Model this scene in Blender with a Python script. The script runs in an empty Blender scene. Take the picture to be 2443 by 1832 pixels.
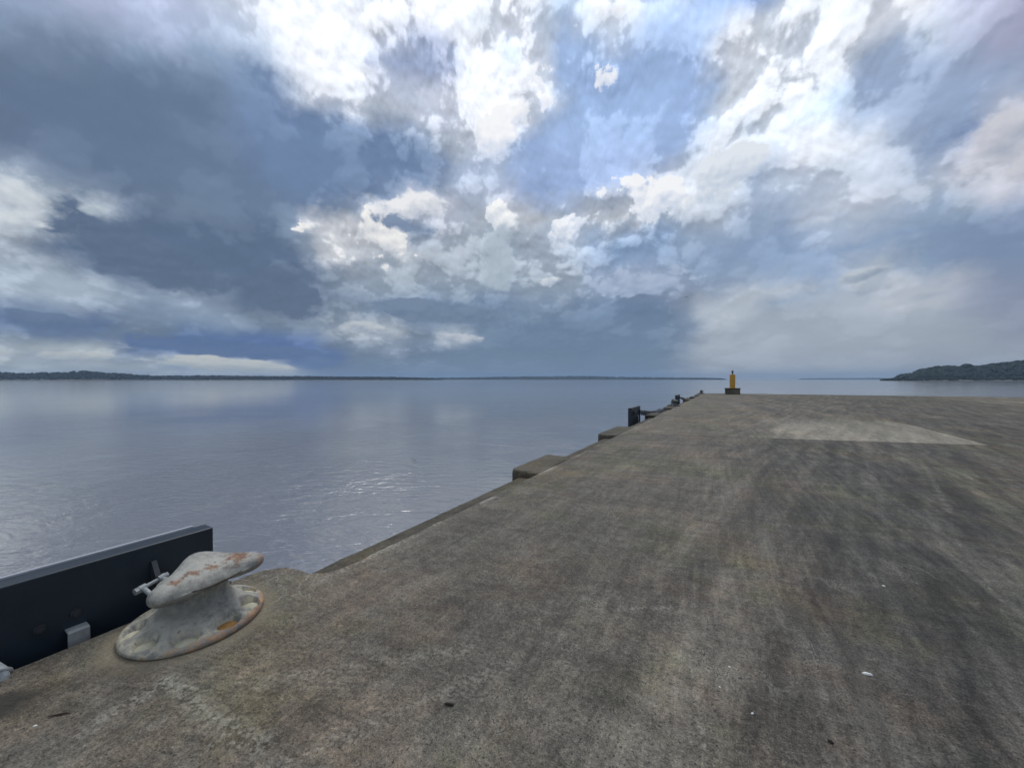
import bpy, bmesh, math, random
from mathutils import Vector, Matrix, noise as mnoise
random.seed(7)
R = math.radians
scene = bpy.context.scene
COL = scene.collection

# ------------------------------------------------------------------ camera
YAW = R(30.3)                    # the view looks 30 degrees left of the pier's long axis (+Y)
cam = bpy.data.cameras.new('camera')
cam_o = bpy.data.objects.new('camera', cam)
COL.objects.link(cam_o)
cam.sensor_width = 36.0
cam.lens = 13.263
cam.clip_start = 0.05
cam.clip_end = 60000
cam_o.location = (0, 0, 1.55)
cam_o.rotation_euler = (R(90 - 0.67), 0, YAW)
scene.camera = cam_o

# ------------------------------------------------------------------ small node language
PENDING = None                   # links held back while a large tree is being laid out
def join(nt, a, b):
    if PENDING is None: nt.links.new(a, b)
    else: PENDING.append((a, b))

class S:
    """a scalar socket that can be written in formulas"""
    def __init__(s, nt, k): s.nt, s.k = nt, k
    def op(s, o, *a, clamp=False):
        n = s.nt.nodes.new('ShaderNodeMath'); n.operation = o; n.use_clamp = clamp
        for i, q in enumerate((s,) + a):
            if isinstance(q, S): join(s.nt, q.k, n.inputs[i])
            else: n.inputs[i].default_value = float(q)
        return S(s.nt, n.outputs[0])
    def __add__(s, b): return s.op('ADD', b)
    __radd__ = __add__
    def __sub__(s, b): return s.op('SUBTRACT', b)
    def __rsub__(s, b): return (s * -1.0) + b
    def __mul__(s, b): return s.op('MULTIPLY', b)
    __rmul__ = __mul__
    def __truediv__(s, b): return s.op('DIVIDE', b)
    def clamp(s): return s.op('ADD', 0.0, clamp=True)
    def max(s, b): return s.op('MAXIMUM', b)
    def min(s, b): return s.op('MINIMUM', b)
    def abs(s): return s.op('ABSOLUTE')
    def pow(s, b): return s.op('POWER', b)
    def sst(s, lo, hi, a=0.0, b=1.0, lin=False):
        n = s.nt.nodes.new('ShaderNodeMapRange')
        n.interpolation_type = 'LINEAR' if lin else 'SMOOTHSTEP'
        join(s.nt, s.k, n.inputs[0])
        for i, q in enumerate((lo, hi, a, b)): n.inputs[i + 1].default_value = q
        return S(s.nt, n.outputs[0])

class T:
    def __init__(t, nt): t.nt = nt
    def node(t, kind): return t.nt.nodes.new('ShaderNode' + kind)
    def link(t, a, b): join(t.nt, a.k if isinstance(a, S) else a, b)
    def sep(t, v):
        n = t.node('SeparateXYZ'); t.link(v, n.inputs[0]); return [S(t.nt, o) for o in n.outputs]
    def comb(t, x, y, z=0.0):
        n = t.node('CombineXYZ')
        for i, q in enumerate((x, y, z)):
            if isinstance(q, S): t.link(q, n.inputs[i])
            else: n.inputs[i].default_value = q
        return n.outputs[0]
    def noise(t, v, scale, detail=4, rough=0.5, lac=2.0, dist=0.0, dim='3D', typ='FBM'):
        n = t.node('TexNoise'); n.noise_dimensions = dim; n.noise_type = typ
        t.link(v, n.inputs['Vector'])
        n.inputs['Scale'].default_value = scale; n.inputs['Detail'].default_value = detail
        n.inputs['Roughness'].default_value = rough; n.inputs['Lacunarity'].default_value = lac
        n.inputs['Distortion'].default_value = dist
        return S(t.nt, n.outputs[0]), n.outputs[1]
    def voro(t, v, scale, detail=0, feature='F1', smooth=None, dim='3D', rough=0.5):
        n = t.node('TexVoronoi'); n.feature = feature; n.voronoi_dimensions = dim; n.normalize = feature != 'DISTANCE_TO_EDGE'
        t.link(v, n.inputs['Vector']); n.inputs['Scale'].default_value = scale
        n.inputs['Detail'].default_value = detail; n.inputs['Roughness'].default_value = rough
        if smooth is not None: n.inputs['Smoothness'].default_value = smooth
        return S(t.nt, n.outputs[0])
    def mix(t, f, a, b, mode='MIX'):
        n = t.node('Mix'); n.data_type = 'RGBA'; n.blend_type = mode; n.clamp_factor = True
        for q, i in ((f, 0), (a, 6), (b, 7)):
            if isinstance(q, S): t.link(q, n.inputs[i])
            elif isinstance(q, (int, float)): n.inputs[i].default_value = q
            elif isinstance(q, tuple): n.inputs[i].default_value = tuple(q[:3]) + (1.0,)
            else: t.link(q, n.inputs[i])
        return n.outputs[2]
    def scale(t, c, f):
        n = t.node('VectorMath'); n.operation = 'SCALE'; t.link(c, n.inputs[0])
        if isinstance(f, S): t.link(f, n.inputs[3])
        else: n.inputs[3].default_value = f
        return n.outputs[0]
    def vadd(t, a, b, op='ADD'):
        n = t.node('VectorMath'); n.operation = op
        for i, q in enumerate((a, b)):
            if isinstance(q, tuple): n.inputs[i].default_value = q
            else: t.link(q, n.inputs[i])
        return n.outputs[0]
    def vmul(t, a, b): return t.vadd(a, b, 'MULTIPLY')
    def ramp(t, f, stops, mode='LINEAR'):
        n = t.node('ValToRGB'); cr = n.color_ramp; cr.interpolation = mode
        while len(cr.elements) < len(stops): cr.elements.new(0.5)
        for e, (p, c) in zip(cr.elements, stops): e.position = p
        for e, (p, c) in zip(cr.elements, stops): e.color = c if len(c) == 4 else tuple(c) + (1.0,)
        t.link(f, n.inputs[0])
        return n.outputs[0], S(t.nt, n.outputs[1])

def lin(v):
    v /= 255.0
    return v / 12.92 if v <= 0.04045 else ((v + 0.055) / 1.055) ** 2.4
def srgb(r, g, b): return (lin(r), lin(g), lin(b))

# ------------------------------------------------------------------ sky
SUN_EL, SUN_AZ = 57.0, -38.0      # degrees; azimuth clockwise from +Y (a little left of the view)
SUN_DIR = (math.sin(R(SUN_AZ)) * math.cos(R(SUN_EL)), math.cos(R(SUN_AZ)) * math.cos(R(SUN_EL)), math.sin(R(SUN_EL)))
SKY_V =  [0.0, 0.012, 0.025, 0.04, 0.055, 0.075, 0.095, 0.12, 0.145, 0.17, 0.2, 0.23, 0.265, 0.3, 0.34, 0.38, 0.42, 0.46, 0.51, 0.56, 0.61, 0.67, 0.73, 0.79, 0.86, 0.93, 1.02]
SKY_ROWS = [
    [(182, 190, 192, 0.34), (182, 190, 192, 0.34), (182, 190, 192, 0.34), (182, 190, 192, 0.34), (181, 189, 193, 0.34), (182, 190, 193, 0.34), (182, 190, 193, 0.34), (182, 190, 193, 0.34), (182, 190, 193, 0.34), (182, 190, 193, 0.30), (182, 190, 193, 0.26), (116, 134, 157, 0.21), (102, 121, 146, 0.17), (97, 118, 145, 0.12), (97, 118, 146, 0.12), (97, 119, 146, 0.12), (97, 119, 146, 0.12), (97, 119, 146, 0.11), (97, 119, 146, 0.11), (97, 119, 146, 0.11), (97, 119, 146, 0.11), (97, 119, 146, 0.11), (97, 119, 146, 0.11), (97, 119, 146, 0.11), (98, 119, 146, 0.11), (98, 119, 146, 0.11), (98, 119, 147, 0.11), (98, 120, 147, 0.11), (98, 120, 147, 0.11), (99, 121, 148, 0.11), (101, 121, 148, 0.11), (111, 129, 152, 0.12), (144, 154, 167, 0.11), (157, 165, 177, 0.11), (159, 168, 179, 0.11), (159, 167, 179, 0.11), (159, 167, 179, 0.11), (158, 166, 178, 0.11), (157, 166, 177, 0.11), (156, 165, 176, 0.11), (155, 163, 175, 0.11), (154, 162, 173, 0.11), (153, 161, 172, 0.11), (152, 160, 171, 0.11), (152, 160, 171, 0.11)],
    [(182, 190, 192, 0.42), (182, 190, 192, 0.42), (182, 190, 192, 0.41), (182, 190, 192, 0.41), (181, 189, 193, 0.40), (182, 190, 193, 0.40), (181, 189, 193, 0.40), (181, 189, 193, 0.40), (182, 190, 193, 0.39), (182, 190, 193, 0.36), (182, 190, 193, 0.31), (108, 127, 153, 0.26), (100, 119, 145, 0.22), (97, 118, 145, 0.18), (97, 118, 145, 0.16), (97, 119, 146, 0.16), (97, 119, 146, 0.16), (97, 119, 146, 0.14), (97, 119, 146, 0.13), (97, 119, 146, 0.11), (97, 119, 146, 0.11), (97, 119, 146, 0.11), (97, 119, 146, 0.11), (97, 119, 146, 0.11), (98, 119, 146, 0.11), (98, 119, 146, 0.11), (98, 119, 146, 0.11), (98, 119, 147, 0.11), (98, 120, 147, 0.11), (99, 121, 148, 0.13), (101, 121, 148, 0.14), (110, 128, 151, 0.17), (142, 152, 166, 0.14), (157, 165, 176, 0.12), (159, 167, 179, 0.11), (159, 167, 179, 0.11), (159, 167, 179, 0.11), (158, 166, 178, 0.11), (157, 166, 177, 0.11), (156, 165, 176, 0.11), (155, 163, 174, 0.11), (153, 161, 173, 0.11), (153, 161, 172, 0.11), (151, 159, 170, 0.11), (151, 159, 170, 0.11)],
    [(182, 190, 192, 0.48), (182, 190, 192, 0.49), (176, 185, 190, 0.50), (181, 189, 192, 0.47), (179, 187, 191, 0.45), (155, 169, 185, 0.44), (138, 156, 180, 0.44), (144, 160, 182, 0.43), (164, 176, 188, 0.44), (182, 190, 193, 0.41), (162, 173, 185, 0.36), (85, 109, 151, 0.32), (90, 112, 146, 0.27), (97, 118, 144, 0.23), (97, 118, 145, 0.22), (97, 119, 146, 0.22), (97, 119, 146, 0.21), (97, 119, 146, 0.18), (97, 119, 146, 0.14), (97, 119, 146, 0.11), (97, 119, 146, 0.11), (97, 119, 146, 0.11), (97, 119, 146, 0.11), (97, 119, 146, 0.11), (97, 119, 146, 0.11), (98, 119, 146, 0.11), (98, 119, 146, 0.11), (98, 119, 147, 0.11), (98, 120, 147, 0.11), (99, 120, 147, 0.15), (100, 121, 148, 0.19), (108, 127, 151, 0.22), (140, 150, 164, 0.17), (156, 164, 176, 0.13), (159, 167, 179, 0.11), (159, 167, 179, 0.11), (159, 167, 179, 0.11), (158, 167, 178, 0.11), (158, 166, 177, 0.11), (156, 165, 176, 0.11), (155, 163, 174, 0.11), (153, 161, 172, 0.11), (152, 160, 172, 0.11), (150, 158, 169, 0.11), (149, 157, 168, 0.11)],
    [(181, 189, 192, 0.55), (168, 178, 187, 0.58), (159, 170, 184, 0.61), (172, 182, 189, 0.53), (124, 139, 161, 0.47), (159, 172, 185, 0.43), (158, 172, 186, 0.39), (167, 178, 188, 0.39), (174, 184, 190, 0.39), (167, 178, 187, 0.37), (83, 108, 156, 0.35), (70, 98, 152, 0.33), (76, 102, 150, 0.32), (98, 118, 144, 0.30), (98, 119, 146, 0.31), (99, 120, 146, 0.33), (99, 120, 147, 0.32), (98, 119, 146, 0.26), (98, 119, 146, 0.20), (97, 119, 146, 0.14), (97, 119, 146, 0.13), (97, 119, 146, 0.12), (97, 119, 146, 0.11), (97, 119, 146, 0.11), (98, 119, 146, 0.11), (98, 119, 146, 0.11), (98, 119, 146, 0.11), (98, 119, 147, 0.11), (98, 120, 147, 0.11), (99, 120, 147, 0.15), (100, 121, 148, 0.19), (106, 125, 150, 0.22), (135, 146, 162, 0.17), (155, 163, 175, 0.13), (158, 167, 178, 0.11), (159, 167, 179, 0.11), (159, 167, 179, 0.11), (159, 167, 179, 0.11), (158, 167, 178, 0.11), (157, 165, 177, 0.11), (155, 163, 175, 0.11), (152, 160, 172, 0.11), (153, 161, 172, 0.11), (149, 157, 168, 0.11), (146, 154, 165, 0.11)],
    [(135, 149, 166, 0.52), (166, 176, 183, 0.56), (180, 188, 191, 0.61), (179, 187, 190, 0.56), (83, 106, 146, 0.49), (78, 105, 155, 0.42), (107, 128, 165, 0.35), (122, 141, 171, 0.34), (111, 131, 167, 0.34), (85, 110, 157, 0.34), (70, 98, 152, 0.34), (70, 98, 152, 0.34), (72, 100, 151, 0.37), (100, 119, 144, 0.39), (101, 121, 146, 0.41), (111, 129, 154, 0.43), (101, 122, 148, 0.44), (99, 120, 147, 0.35), (98, 119, 146, 0.26), (97, 119, 146, 0.18), (97, 119, 146, 0.16), (97, 119, 146, 0.14), (97, 119, 146, 0.11), (98, 119, 146, 0.11), (98, 119, 146, 0.11), (98, 119, 146, 0.11), (98, 119, 147, 0.11), (98, 119, 147, 0.11), (98, 120, 147, 0.11), (99, 120, 147, 0.15), (100, 121, 148, 0.19), (104, 124, 149, 0.22), (130, 143, 159, 0.17), (154, 163, 174, 0.13), (158, 167, 178, 0.11), (159, 167, 179, 0.11), (159, 168, 180, 0.11), (159, 168, 180, 0.11), (159, 167, 179, 0.11), (158, 166, 177, 0.11), (155, 164, 175, 0.11), (153, 161, 172, 0.11), (152, 160, 171, 0.11), (146, 154, 166, 0.11), (141, 149, 163, 0.11)],
    [(107, 124, 148, 0.46), (98, 118, 148, 0.49), (97, 117, 150, 0.53), (104, 121, 150, 0.55), (100, 115, 137, 0.49), (77, 101, 140, 0.42), (70, 98, 152, 0.35), (70, 98, 152, 0.33), (70, 98, 152, 0.33), (70, 98, 152, 0.33), (70, 98, 152, 0.33), (70, 98, 152, 0.36), (88, 109, 145, 0.42), (106, 124, 146, 0.47), (118, 134, 156, 0.49), (143, 157, 177, 0.51), (108, 126, 150, 0.52), (102, 122, 148, 0.43), (100, 120, 147, 0.32), (98, 119, 146, 0.22), (97, 119, 146, 0.19), (98, 119, 146, 0.15), (98, 119, 146, 0.12), (98, 119, 146, 0.12), (98, 119, 146, 0.12), (98, 119, 146, 0.12), (98, 119, 147, 0.12), (98, 119, 147, 0.12), (98, 120, 147, 0.12), (99, 120, 147, 0.15), (100, 121, 147, 0.19), (102, 122, 148, 0.22), (123, 137, 156, 0.17), (152, 160, 172, 0.13), (157, 165, 177, 0.11), (159, 167, 179, 0.11), (160, 168, 180, 0.11), (160, 168, 180, 0.11), (159, 168, 179, 0.11), (158, 167, 178, 0.11), (157, 165, 177, 0.11), (155, 163, 174, 0.11), (151, 159, 170, 0.11), (140, 148, 164, 0.11), (133, 141, 161, 0.11)],
    [(89, 110, 148, 0.44), (87, 109, 147, 0.44), (86, 108, 147, 0.47), (87, 109, 147, 0.55), (102, 118, 138, 0.49), (101, 119, 143, 0.42), (92, 114, 150, 0.35), (86, 110, 152, 0.33), (80, 106, 152, 0.33), (78, 104, 152, 0.33), (81, 106, 152, 0.33), (82, 106, 149, 0.37), (109, 124, 145, 0.45), (126, 139, 156, 0.53), (143, 155, 171, 0.51), (134, 147, 166, 0.49), (110, 127, 148, 0.46), (120, 136, 157, 0.38), (160, 171, 185, 0.30), (145, 158, 175, 0.22), (112, 130, 154, 0.20), (98, 119, 146, 0.17), (98, 119, 146, 0.15), (98, 119, 146, 0.15), (98, 119, 146, 0.15), (98, 119, 147, 0.15), (98, 119, 147, 0.15), (98, 119, 147, 0.15), (98, 120, 147, 0.15), (99, 120, 147, 0.18), (100, 120, 147, 0.20), (101, 121, 148, 0.22), (117, 132, 154, 0.17), (150, 158, 170, 0.13), (156, 164, 176, 0.11), (158, 166, 178, 0.11), (160, 168, 180, 0.11), (160, 168, 180, 0.11), (159, 168, 180, 0.11), (159, 168, 179, 0.11), (158, 166, 178, 0.11), (156, 165, 176, 0.11), (149, 157, 169, 0.11), (136, 144, 162, 0.11), (130, 138, 159, 0.11)],
    [(161, 174, 190, 0.44), (131, 148, 173, 0.44), (142, 158, 180, 0.45), (124, 140, 162, 0.50), (118, 134, 156, 0.47), (122, 140, 163, 0.42), (125, 144, 168, 0.35), (129, 147, 170, 0.33), (107, 124, 146, 0.33), (105, 122, 143, 0.33), (107, 124, 146, 0.33), (111, 127, 147, 0.38), (148, 158, 171, 0.50), (179, 186, 194, 0.61), (180, 187, 195, 0.55), (178, 186, 194, 0.46), (111, 125, 145, 0.38), (104, 120, 142, 0.33), (154, 166, 180, 0.28), (141, 154, 171, 0.22), (98, 118, 143, 0.21), (98, 118, 144, 0.20), (98, 119, 145, 0.19), (98, 119, 146, 0.19), (98, 119, 146, 0.19), (98, 119, 147, 0.19), (98, 119, 147, 0.19), (98, 120, 147, 0.19), (98, 120, 147, 0.19), (99, 120, 147, 0.20), (99, 120, 147, 0.21), (100, 120, 147, 0.22), (119, 135, 157, 0.17), (165, 173, 184, 0.13), (161, 169, 180, 0.11), (158, 167, 178, 0.11), (159, 167, 179, 0.12), (159, 168, 179, 0.12), (160, 168, 180, 0.13), (160, 169, 181, 0.14), (163, 171, 183, 0.15), (163, 172, 183, 0.16), (147, 155, 172, 0.13), (134, 142, 163, 0.11), (129, 137, 158, 0.11)],
    [(168, 181, 195, 0.44), (168, 181, 195, 0.43), (168, 181, 195, 0.43), (168, 181, 195, 0.45), (147, 163, 183, 0.45), (146, 163, 182, 0.42), (148, 164, 183, 0.35), (123, 139, 159, 0.31), (91, 106, 126, 0.29), (93, 107, 126, 0.30), (98, 113, 133, 0.32), (107, 122, 141, 0.38), (123, 136, 152, 0.49), (156, 165, 176, 0.61), (157, 166, 178, 0.55), (139, 151, 167, 0.45), (104, 122, 145, 0.34), (104, 123, 147, 0.30), (103, 122, 148, 0.26), (102, 121, 146, 0.23), (101, 120, 145, 0.23), (101, 121, 146, 0.23), (101, 120, 146, 0.23), (100, 120, 145, 0.23), (99, 120, 146, 0.23), (99, 120, 147, 0.23), (98, 120, 147, 0.23), (98, 120, 147, 0.23), (98, 120, 147, 0.23), (99, 120, 147, 0.24), (99, 120, 147, 0.24), (100, 120, 147, 0.24), (132, 147, 167, 0.20), (175, 183, 194, 0.16), (176, 184, 194, 0.15), (171, 179, 190, 0.16), (155, 164, 176, 0.16), (157, 166, 178, 0.17), (160, 168, 180, 0.18), (162, 170, 182, 0.19), (184, 189, 198, 0.21), (184, 189, 198, 0.22), (159, 166, 183, 0.13), (131, 140, 162, 0.11), (127, 137, 160, 0.11)],
    [(168, 181, 195, 0.46), (168, 181, 195, 0.41), (168, 181, 195, 0.35), (158, 171, 186, 0.33), (116, 131, 152, 0.36), (97, 113, 136, 0.38), (112, 126, 146, 0.35), (117, 132, 154, 0.30), (85, 102, 126, 0.25), (85, 103, 127, 0.27), (91, 107, 129, 0.31), (104, 119, 139, 0.36), (115, 129, 147, 0.44), (125, 139, 156, 0.53), (119, 135, 156, 0.50), (109, 129, 154, 0.45), (108, 128, 154, 0.38), (108, 128, 154, 0.34), (108, 127, 154, 0.30), (107, 127, 154, 0.27), (107, 127, 154, 0.28), (106, 126, 153, 0.29), (106, 126, 152, 0.30), (107, 126, 150, 0.29), (106, 125, 150, 0.28), (103, 123, 149, 0.27), (101, 121, 148, 0.27), (99, 121, 148, 0.27), (99, 120, 148, 0.27), (100, 120, 148, 0.28), (100, 121, 148, 0.28), (103, 122, 148, 0.28), (130, 143, 162, 0.24), (176, 184, 195, 0.20), (177, 185, 195, 0.19), (177, 185, 195, 0.20), (147, 161, 180, 0.21), (146, 160, 178, 0.22), (156, 167, 181, 0.22), (161, 170, 184, 0.24), (182, 188, 197, 0.23), (180, 186, 197, 0.16), (173, 179, 191, 0.12), (126, 138, 163, 0.11), (123, 138, 164, 0.11)],
    [(180, 189, 200, 0.54), (158, 169, 182, 0.44), (117, 129, 147, 0.31), (85, 102, 128, 0.23), (84, 102, 128, 0.23), (85, 102, 128, 0.28), (91, 108, 132, 0.33), (106, 123, 147, 0.30), (84, 102, 128, 0.24), (84, 102, 128, 0.26), (85, 103, 128, 0.30), (102, 117, 138, 0.36), (108, 123, 144, 0.40), (113, 129, 150, 0.44), (116, 134, 157, 0.45), (113, 132, 157, 0.44), (112, 131, 157, 0.43), (110, 130, 156, 0.39), (110, 129, 155, 0.35), (109, 129, 155, 0.32), (109, 129, 155, 0.34), (110, 129, 156, 0.37), (116, 135, 160, 0.40), (123, 141, 163, 0.37), (120, 138, 161, 0.34), (117, 135, 158, 0.32), (111, 130, 155, 0.31), (107, 127, 153, 0.32), (105, 126, 153, 0.32), (108, 127, 153, 0.32), (113, 130, 156, 0.33), (118, 134, 159, 0.33), (132, 143, 162, 0.29), (162, 171, 185, 0.23), (171, 180, 192, 0.20), (176, 184, 195, 0.19), (175, 183, 194, 0.18), (171, 180, 193, 0.20), (150, 165, 187, 0.23), (183, 190, 199, 0.29), (166, 176, 190, 0.25), (130, 150, 176, 0.11), (123, 139, 167, 0.11), (120, 138, 166, 0.11), (119, 138, 167, 0.11)],
    [(206, 215, 221, 0.62), (155, 163, 175, 0.52), (85, 103, 128, 0.31), (84, 102, 128, 0.23), (84, 102, 128, 0.22), (84, 102, 128, 0.24), (85, 103, 128, 0.29), (85, 103, 128, 0.29), (84, 102, 128, 0.24), (85, 102, 128, 0.26), (85, 103, 128, 0.30), (91, 108, 132, 0.37), (119, 133, 150, 0.46), (132, 144, 161, 0.54), (140, 153, 169, 0.52), (140, 154, 170, 0.50), (139, 153, 170, 0.48), (137, 152, 169, 0.46), (135, 150, 167, 0.44), (132, 148, 166, 0.41), (134, 150, 168, 0.44), (134, 150, 170, 0.46), (141, 156, 175, 0.49), (140, 156, 174, 0.46), (139, 155, 173, 0.44), (137, 152, 170, 0.42), (132, 149, 169, 0.41), (135, 152, 175, 0.41), (142, 158, 184, 0.41), (143, 159, 185, 0.40), (145, 161, 187, 0.40), (148, 164, 189, 0.38), (133, 147, 170, 0.29), (137, 153, 175, 0.20), (137, 153, 177, 0.14), (143, 159, 181, 0.13), (143, 160, 184, 0.13), (141, 161, 188, 0.19), (142, 161, 190, 0.24), (164, 176, 193, 0.28), (168, 179, 193, 0.22), (126, 145, 172, 0.11), (121, 139, 168, 0.11), (120, 139, 168, 0.15), (121, 139, 168, 0.18)],
    [(206, 215, 221, 0.67), (202, 211, 218, 0.66), (106, 120, 140, 0.56), (85, 103, 129, 0.38), (85, 102, 128, 0.25), (84, 102, 128, 0.22), (85, 103, 128, 0.24), (85, 103, 128, 0.25), (85, 103, 128, 0.23), (85, 103, 128, 0.26), (85, 103, 129, 0.30), (104, 119, 141, 0.39), (133, 144, 159, 0.53), (152, 161, 173, 0.65), (153, 164, 176, 0.62), (151, 163, 175, 0.58), (150, 162, 174, 0.54), (150, 162, 175, 0.56), (151, 163, 176, 0.57), (151, 163, 177, 0.58), (153, 166, 179, 0.58), (155, 169, 182, 0.59), (155, 168, 182, 0.60), (152, 165, 178, 0.59), (151, 164, 178, 0.58), (152, 164, 178, 0.58), (149, 162, 178, 0.56), (154, 169, 192, 0.54), (154, 169, 194, 0.52), (154, 169, 194, 0.50), (154, 169, 194, 0.47), (147, 164, 189, 0.43), (129, 149, 176, 0.31), (128, 149, 177, 0.18), (129, 150, 179, 0.14), (130, 151, 180, 0.15), (131, 152, 182, 0.18), (137, 158, 187, 0.21), (142, 162, 191, 0.23), (139, 160, 189, 0.22), (140, 159, 186, 0.23), (131, 151, 178, 0.21), (125, 144, 171, 0.28), (127, 143, 171, 0.27), (136, 149, 174, 0.27)],
    [(204, 213, 220, 0.60), (206, 215, 221, 0.63), (149, 159, 170, 0.57), (172, 183, 194, 0.52), (89, 106, 131, 0.34), (85, 103, 128, 0.20), (85, 103, 128, 0.18), (85, 103, 128, 0.19), (85, 103, 128, 0.21), (85, 103, 129, 0.26), (90, 107, 132, 0.30), (135, 147, 163, 0.42), (221, 221, 223, 0.63), (214, 216, 219, 0.82), (192, 197, 204, 0.75), (160, 169, 179, 0.66), (152, 162, 173, 0.60), (153, 163, 175, 0.62), (154, 165, 176, 0.64), (155, 166, 178, 0.67), (157, 169, 181, 0.67), (158, 171, 184, 0.68), (158, 171, 184, 0.69), (157, 168, 180, 0.69), (158, 169, 182, 0.69), (161, 172, 185, 0.69), (158, 171, 187, 0.66), (145, 164, 190, 0.63), (137, 160, 191, 0.60), (143, 163, 192, 0.56), (144, 163, 191, 0.53), (133, 155, 184, 0.49), (135, 155, 182, 0.37), (138, 157, 185, 0.25), (138, 158, 186, 0.21), (134, 154, 183, 0.22), (134, 154, 184, 0.25), (150, 168, 194, 0.30), (169, 184, 205, 0.37), (180, 191, 208, 0.39), (166, 180, 200, 0.39), (149, 168, 193, 0.36), (151, 166, 186, 0.35), (183, 187, 200, 0.33), (193, 194, 204, 0.37)],
    [(118, 132, 153, 0.39), (129, 143, 162, 0.41), (104, 119, 139, 0.39), (95, 111, 133, 0.34), (98, 114, 137, 0.24), (98, 114, 136, 0.16), (98, 115, 137, 0.13), (94, 111, 134, 0.11), (88, 105, 130, 0.13), (86, 104, 129, 0.23), (111, 129, 152, 0.33), (139, 153, 171, 0.47), (222, 222, 224, 0.71), (222, 222, 224, 0.96), (221, 221, 223, 0.90), (219, 220, 222, 0.77), (157, 165, 177, 0.66), (156, 165, 176, 0.66), (156, 165, 177, 0.66), (157, 165, 177, 0.67), (157, 169, 181, 0.70), (158, 171, 184, 0.72), (158, 171, 183, 0.75), (164, 174, 187, 0.75), (172, 184, 199, 0.75), (174, 187, 204, 0.75), (172, 186, 204, 0.72), (146, 167, 196, 0.69), (135, 160, 192, 0.66), (134, 158, 191, 0.63), (134, 158, 191, 0.61), (135, 158, 190, 0.57), (146, 165, 189, 0.48), (154, 170, 192, 0.38), (154, 170, 193, 0.36), (149, 167, 192, 0.38), (152, 170, 196, 0.41), (185, 196, 214, 0.51), (199, 207, 220, 0.54), (198, 205, 218, 0.47), (184, 194, 210, 0.43), (178, 188, 203, 0.44), (191, 193, 204, 0.43), (194, 195, 205, 0.46), (194, 195, 205, 0.45)],
    [(93, 109, 133, 0.20), (97, 113, 138, 0.23), (94, 112, 137, 0.18), (94, 112, 137, 0.15), (95, 113, 138, 0.15), (96, 114, 139, 0.11), (97, 115, 140, 0.11), (98, 116, 141, 0.11), (99, 117, 142, 0.11), (102, 120, 145, 0.18), (114, 132, 157, 0.33), (207, 210, 215, 0.53), (222, 222, 224, 0.74), (222, 222, 224, 0.97), (222, 222, 224, 0.92), (173, 182, 195, 0.82), (123, 141, 165, 0.72), (135, 150, 171, 0.70), (172, 180, 193, 0.68), (164, 172, 184, 0.67), (163, 173, 184, 0.71), (160, 173, 185, 0.74), (163, 175, 186, 0.78), (180, 187, 197, 0.78), (179, 191, 206, 0.78), (178, 191, 208, 0.78), (176, 189, 207, 0.77), (164, 180, 202, 0.77), (156, 174, 198, 0.78), (150, 169, 195, 0.75), (149, 168, 194, 0.74), (159, 175, 196, 0.71), (171, 182, 198, 0.64), (177, 186, 200, 0.59), (174, 186, 203, 0.54), (173, 187, 209, 0.51), (175, 190, 212, 0.51), (187, 198, 216, 0.54), (192, 201, 217, 0.54), (192, 202, 218, 0.49), (190, 200, 217, 0.50), (167, 182, 205, 0.54), (188, 191, 203, 0.53), (194, 195, 205, 0.46), (194, 195, 205, 0.44)],
    [(94, 110, 135, 0.11), (94, 110, 135, 0.14), (94, 112, 137, 0.11), (94, 112, 138, 0.11), (95, 113, 138, 0.11), (96, 114, 140, 0.11), (96, 115, 140, 0.11), (97, 115, 141, 0.11), (97, 116, 142, 0.11), (98, 117, 144, 0.12), (101, 121, 149, 0.17), (103, 123, 153, 0.29), (118, 136, 161, 0.49), (154, 165, 182, 0.72), (220, 221, 223, 0.78), (205, 208, 215, 0.78), (174, 183, 199, 0.76), (182, 189, 203, 0.74), (186, 192, 205, 0.70), (174, 182, 194, 0.67), (179, 186, 195, 0.71), (189, 195, 202, 0.74), (201, 204, 209, 0.78), (203, 206, 210, 0.78), (194, 200, 208, 0.78), (189, 197, 207, 0.78), (193, 198, 207, 0.81), (195, 200, 207, 0.85), (197, 201, 206, 0.87), (194, 198, 205, 0.84), (191, 198, 207, 0.81), (194, 201, 211, 0.80), (195, 202, 213, 0.73), (202, 211, 223, 0.66), (208, 217, 230, 0.61), (177, 193, 216, 0.59), (197, 208, 225, 0.57), (192, 203, 220, 0.60), (194, 204, 218, 0.61), (197, 206, 221, 0.58), (190, 201, 218, 0.54), (145, 163, 192, 0.48), (123, 141, 174, 0.43), (194, 195, 205, 0.42), (194, 195, 205, 0.42)],
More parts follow.
